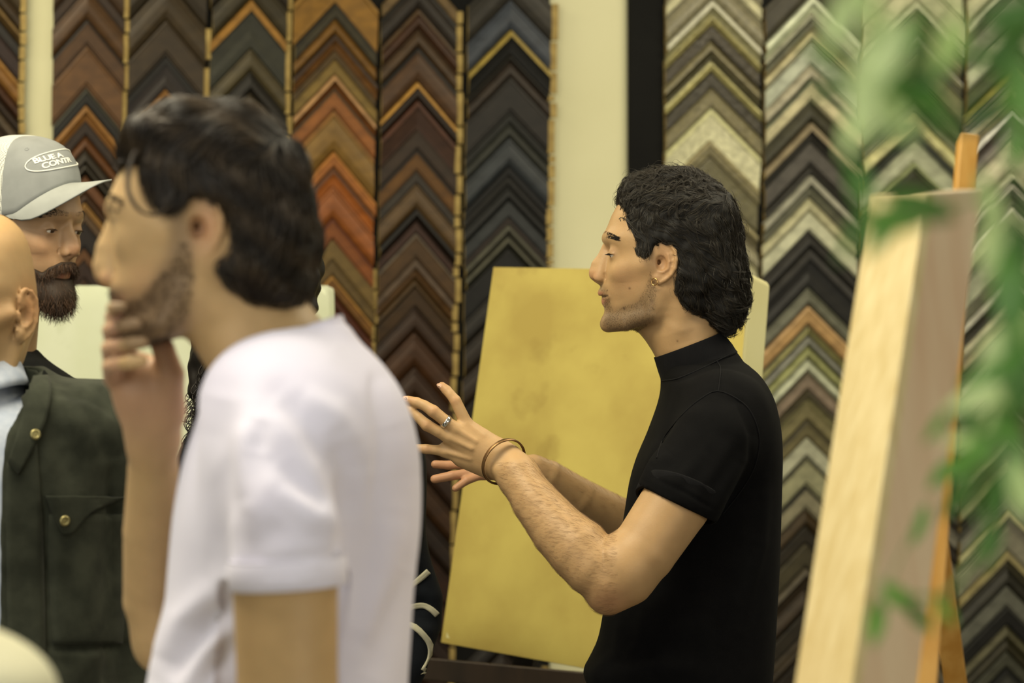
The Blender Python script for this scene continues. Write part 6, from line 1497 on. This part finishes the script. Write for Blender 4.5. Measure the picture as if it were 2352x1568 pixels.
# ------------------------------------------------------------------ the curly-haired woman hidden behind the man in white
DE = 3.75
def build_E():
    root = thing('person', 'person with dark curly hair and white-striped black top behind the man in white', 'person', (P(705, 784, DE)[0], DE, 0))
    T = frame(P(610, 668, DE), (.35, .93, -.03), (0, 0, 1)); rng = np.random.default_rng(9)
    s = SDF(T.o - [.16, .16, .30], T.o + [.16, .16, .16], .003); V, Q = head_loft(ROWS_A, T); s.mesh_in(V, Q, 0.0)
    s.chain([t1(T, -20, -40, 0), P(640, 850, DE), P(680, 980, DE)], [.055, .052, .06], .02); face(s, T, look=-.1, open_=3, **GEN)
    for sd in (-1, 1): ear(s, T, (-6, 0), sd, L0=66)
    Vh, Qh = s.mesh(1)
    s = SDF(P(380, 1750, DE) + [0, -.2, 0], P(1050, 900, DE) + [0, .2, 0], .007); s.cone(P(690, 1000, DE), P(705, 1500, DE), .07, .09, .02); Va, Qa = s.mesh(1)
    V, Q = join_parts([(Vh, Qh), (Va, Qa)]); mesh_obj('body', V, Q, M_skin, root, colors=np.tile(srgb('b98f6a'), (len(V), 1)))
    for sd in (-1, 1): eyeball(T, root, (61, 17.5, 31), sd, look=(1, 0, 0))
    s = SDF(P(380, 1080, DE) + [0, -.18, 0], P(760, 440, DE) + [0, .18, 0], .004)
    H = s.mesh_in(head_loft(ROWS_A, T)[0], head_loft(ROWS_A, T)[1], half=8); s.a = (H - .016).astype(np.float32)
    s.a = poly_cut(s, s.a, T, [(70, 80), (40, 50), (20, 0), (20, -60), (-140, -120), (-140, 170), (80, 170)], k=.01).astype(np.float32)
    s.chain([P(520, 640, DE - .08), P(500, 780, DE - .09), P(478, 890, DE - .10), P(466, 960, DE - .10)], [.045, .040, .030, .014], .02)
    s.chain([P(600, 700, DE - .10), P(620, 850, DE - .12)], [.06, .05], .02)
    Vs, Qs = s.mesh(2); n_ = normals(Vs, Qs); lump = np.array([noise.noise(Vector(v) * 50) for v in Vs]); Vs = Vs + n_ * (lump * .008)[:, None]
    hair = mesh_obj('hair', Vs, Qs, M_hairdull, root, colors=np.tile(srgb('15110c'), (len(Vs), 1)))
    S = []
    for k in range(150):     # corkscrew curls
        x0 = rng.uniform(470, 560); y0 = rng.uniform(760, 900); x1 = x0 - rng.uniform(10, 62); x1 = max(x1, 418); y1 = rng.uniform(940, 1040); d0 = DE - rng.uniform(.08, .15); n = 30
        ph = rng.uniform(0, 6.28); R = rng.uniform(.005, .012); t = np.linspace(0, 1, n); turns = rng.uniform(1.8, 4)
        base = np.array([P(x0 + (x1 - x0) * u ** .8, y0 + (y1 - y0) * u, d0) for u in t]); a = ph + t * turns * 6.283
        S.append((base + np.stack([R * np.cos(a), R * np.sin(a) * .8, R * .5 * np.sin(a + 1)], 1) * (.4 + .6 * t[:, None]), .0011 * (1 - .4 * t)))
    V2, Q2 = tubes(S, 4); tag(mesh_obj('curls', V2, Q2, M_hair, hair, colors=np.tile(srgb('1c1610'), (len(V2), 1))), kind='stuff')
    s = SDF(P(330, 1800, DE) + [0, -.22, 0], P(1080, 840, DE) + [0, .22, 0], .004)
    torso(s, [(670, 900, DE, .06, .06, 0), (675, 930, DE, .10, .08, 0), (685, 975, DE, .16, .095, 0), (700, 1040, DE, .185, .105, 0), (708, 1200, DE, .18, .11, 0), (708, 1450, DE, .17, .11, 0), (708, 1700, DE, .18, .12, 0)])
    AR = [P(890, 1075, DE), P(896, 1230, DE), P(945, 1380, DE), P(944, 1420, DE), P(915, 1520, DE - .04), P(850, 1620, DE - .10)]; RR = [.050, .048, .049, .048, .045, .038]
    s.chain(AR, RR, .02)
    s.chain([P(475, 1085, DE), P(458, 1250, DE), P(462, 1450, DE), P(520, 1620, DE - .08)], [.050, .045, .042, .036], .03)
    V, Q = s.mesh(2); n_ = normals(V, Q)
    FO = [([P(930, 1300, DE - .05), P(985, 1350, DE - .04)], -.005, .008), ([P(920, 1400, DE - .05), P(1000, 1385, DE - .03)], -.006, .008), ([P(925, 1440, DE - .06), P(1000, 1450, DE - .03)], .005, .008)]
    V = fold_near(V, n_, FO); top = mesh_obj('striped_top', V, Q, M_navy, root)
    tr = bvh_of(V, Q)
    for pa in ([(925, 1354), (955, 1336), (983, 1312)], [(935, 1396), (968, 1390), (988, 1398), (1003, 1412)], [(925, 1432), (955, 1442), (985, 1476), (988, 1510), (972, 1540)], [(860, 1180), (890, 1176), (925, 1160)]):
        path = resample(pa, 16); wd = 6.5
        L_ = []; R_2 = []
        for i, (x, y) in enumerate(path):
            j = min(i + 1, 15); k = max(i - 1, 0); t = path[j] - path[k]; t /= np.linalg.norm(t) + 1e-9; L_.append((x - t[1] * wd, y + t[0] * wd)); R_2.append((x + t[1] * wd, y - t[0] * wd))
        patch('sleeve_stripe', tr, L_, R_2, M_stripe, top, off=.0018, m=3)
    legs(root, root.location.x, DE, 0.92, (0, 1), '16181c')
M_navy = simple('black_navy_knit', srgb('0e1116'), srgb('12161b'), scale=30, rough=.95, bmp=.5, bscale=260, bdist=.001, spec=.15)
M_stripe = simple('ivory_knit_stripe', srgb('b8b49c'), srgb('aaa68c'), scale=30, rough=.9)
build_E()

# ------------------------------------------------------------------ the shoulder in the near bottom left corner
DF = 1.7
def build_F():
    root = thing('person', 'person seen only as a blurred pale cream shoulder in the bottom left corner', 'person', (P(-455, 784, DF)[0], DF - .05, 0))
    T = frame(P(-465, 1080, DF - .05), (-.2, .98, 0), (0, 0, 1))
    s = SDF(T.o - [.16, .16, .26], T.o + [.16, .16, .16], .005); V, Q = head_loft(ROWS_A, T); s.mesh_in(V, Q, 0.0, half=6); s.cone(t1(T, -15, -40, 0), P(-460, 1480, DF - .05), .055, .06, .02)
    face(s, T, look=-.1, open_=3, **GEN)
    for sd in (-1, 1): ear(s, T, (-6, 0), sd, L0=66)
    V, Q = s.mesh(1); mesh_obj('body', V, Q, M_skin, root, colors=np.tile(srgb('b98f6a'), (len(V), 1)))
    s = SDF((T.o[0] - .30, DF - .25, .84), (T.o[0] + .32, DF + .18, 1.42), .006)
    torso(s, [(-460, 1425, DF - .05, .06, .06, 0), (-460, 1470, DF - .05, .12, .085, 0), (-460, 1560, DF - .05, .17, .10, 0), (-460, 1800, DF - .05, .17, .11, 0), (-460, 2300, DF - .05, .16, .11, 0), (-460, 2850, DF - .05, .16, .11, 0)])
    for sg in (-1, 1): s.chain([P(-460 + sg * 350, 1650, DF - .03), P(-460 + sg * 420, 2100, DF - .03), P(-460 + sg * 410, 2600, DF + .02)], [.061, .052, .044], .03)
    V, Q = s.mesh(2); mesh_obj('pale_shirt', V, Q, M_cream, root)
    legs(root, root.location.x, DF - .05, 0.88, (-.2, 1), '4a4a44')
M_cream = simple('cream_cotton', srgb('cfcdb0'), srgb('c2c0a2'), scale=8, rough=.85)
build_F()
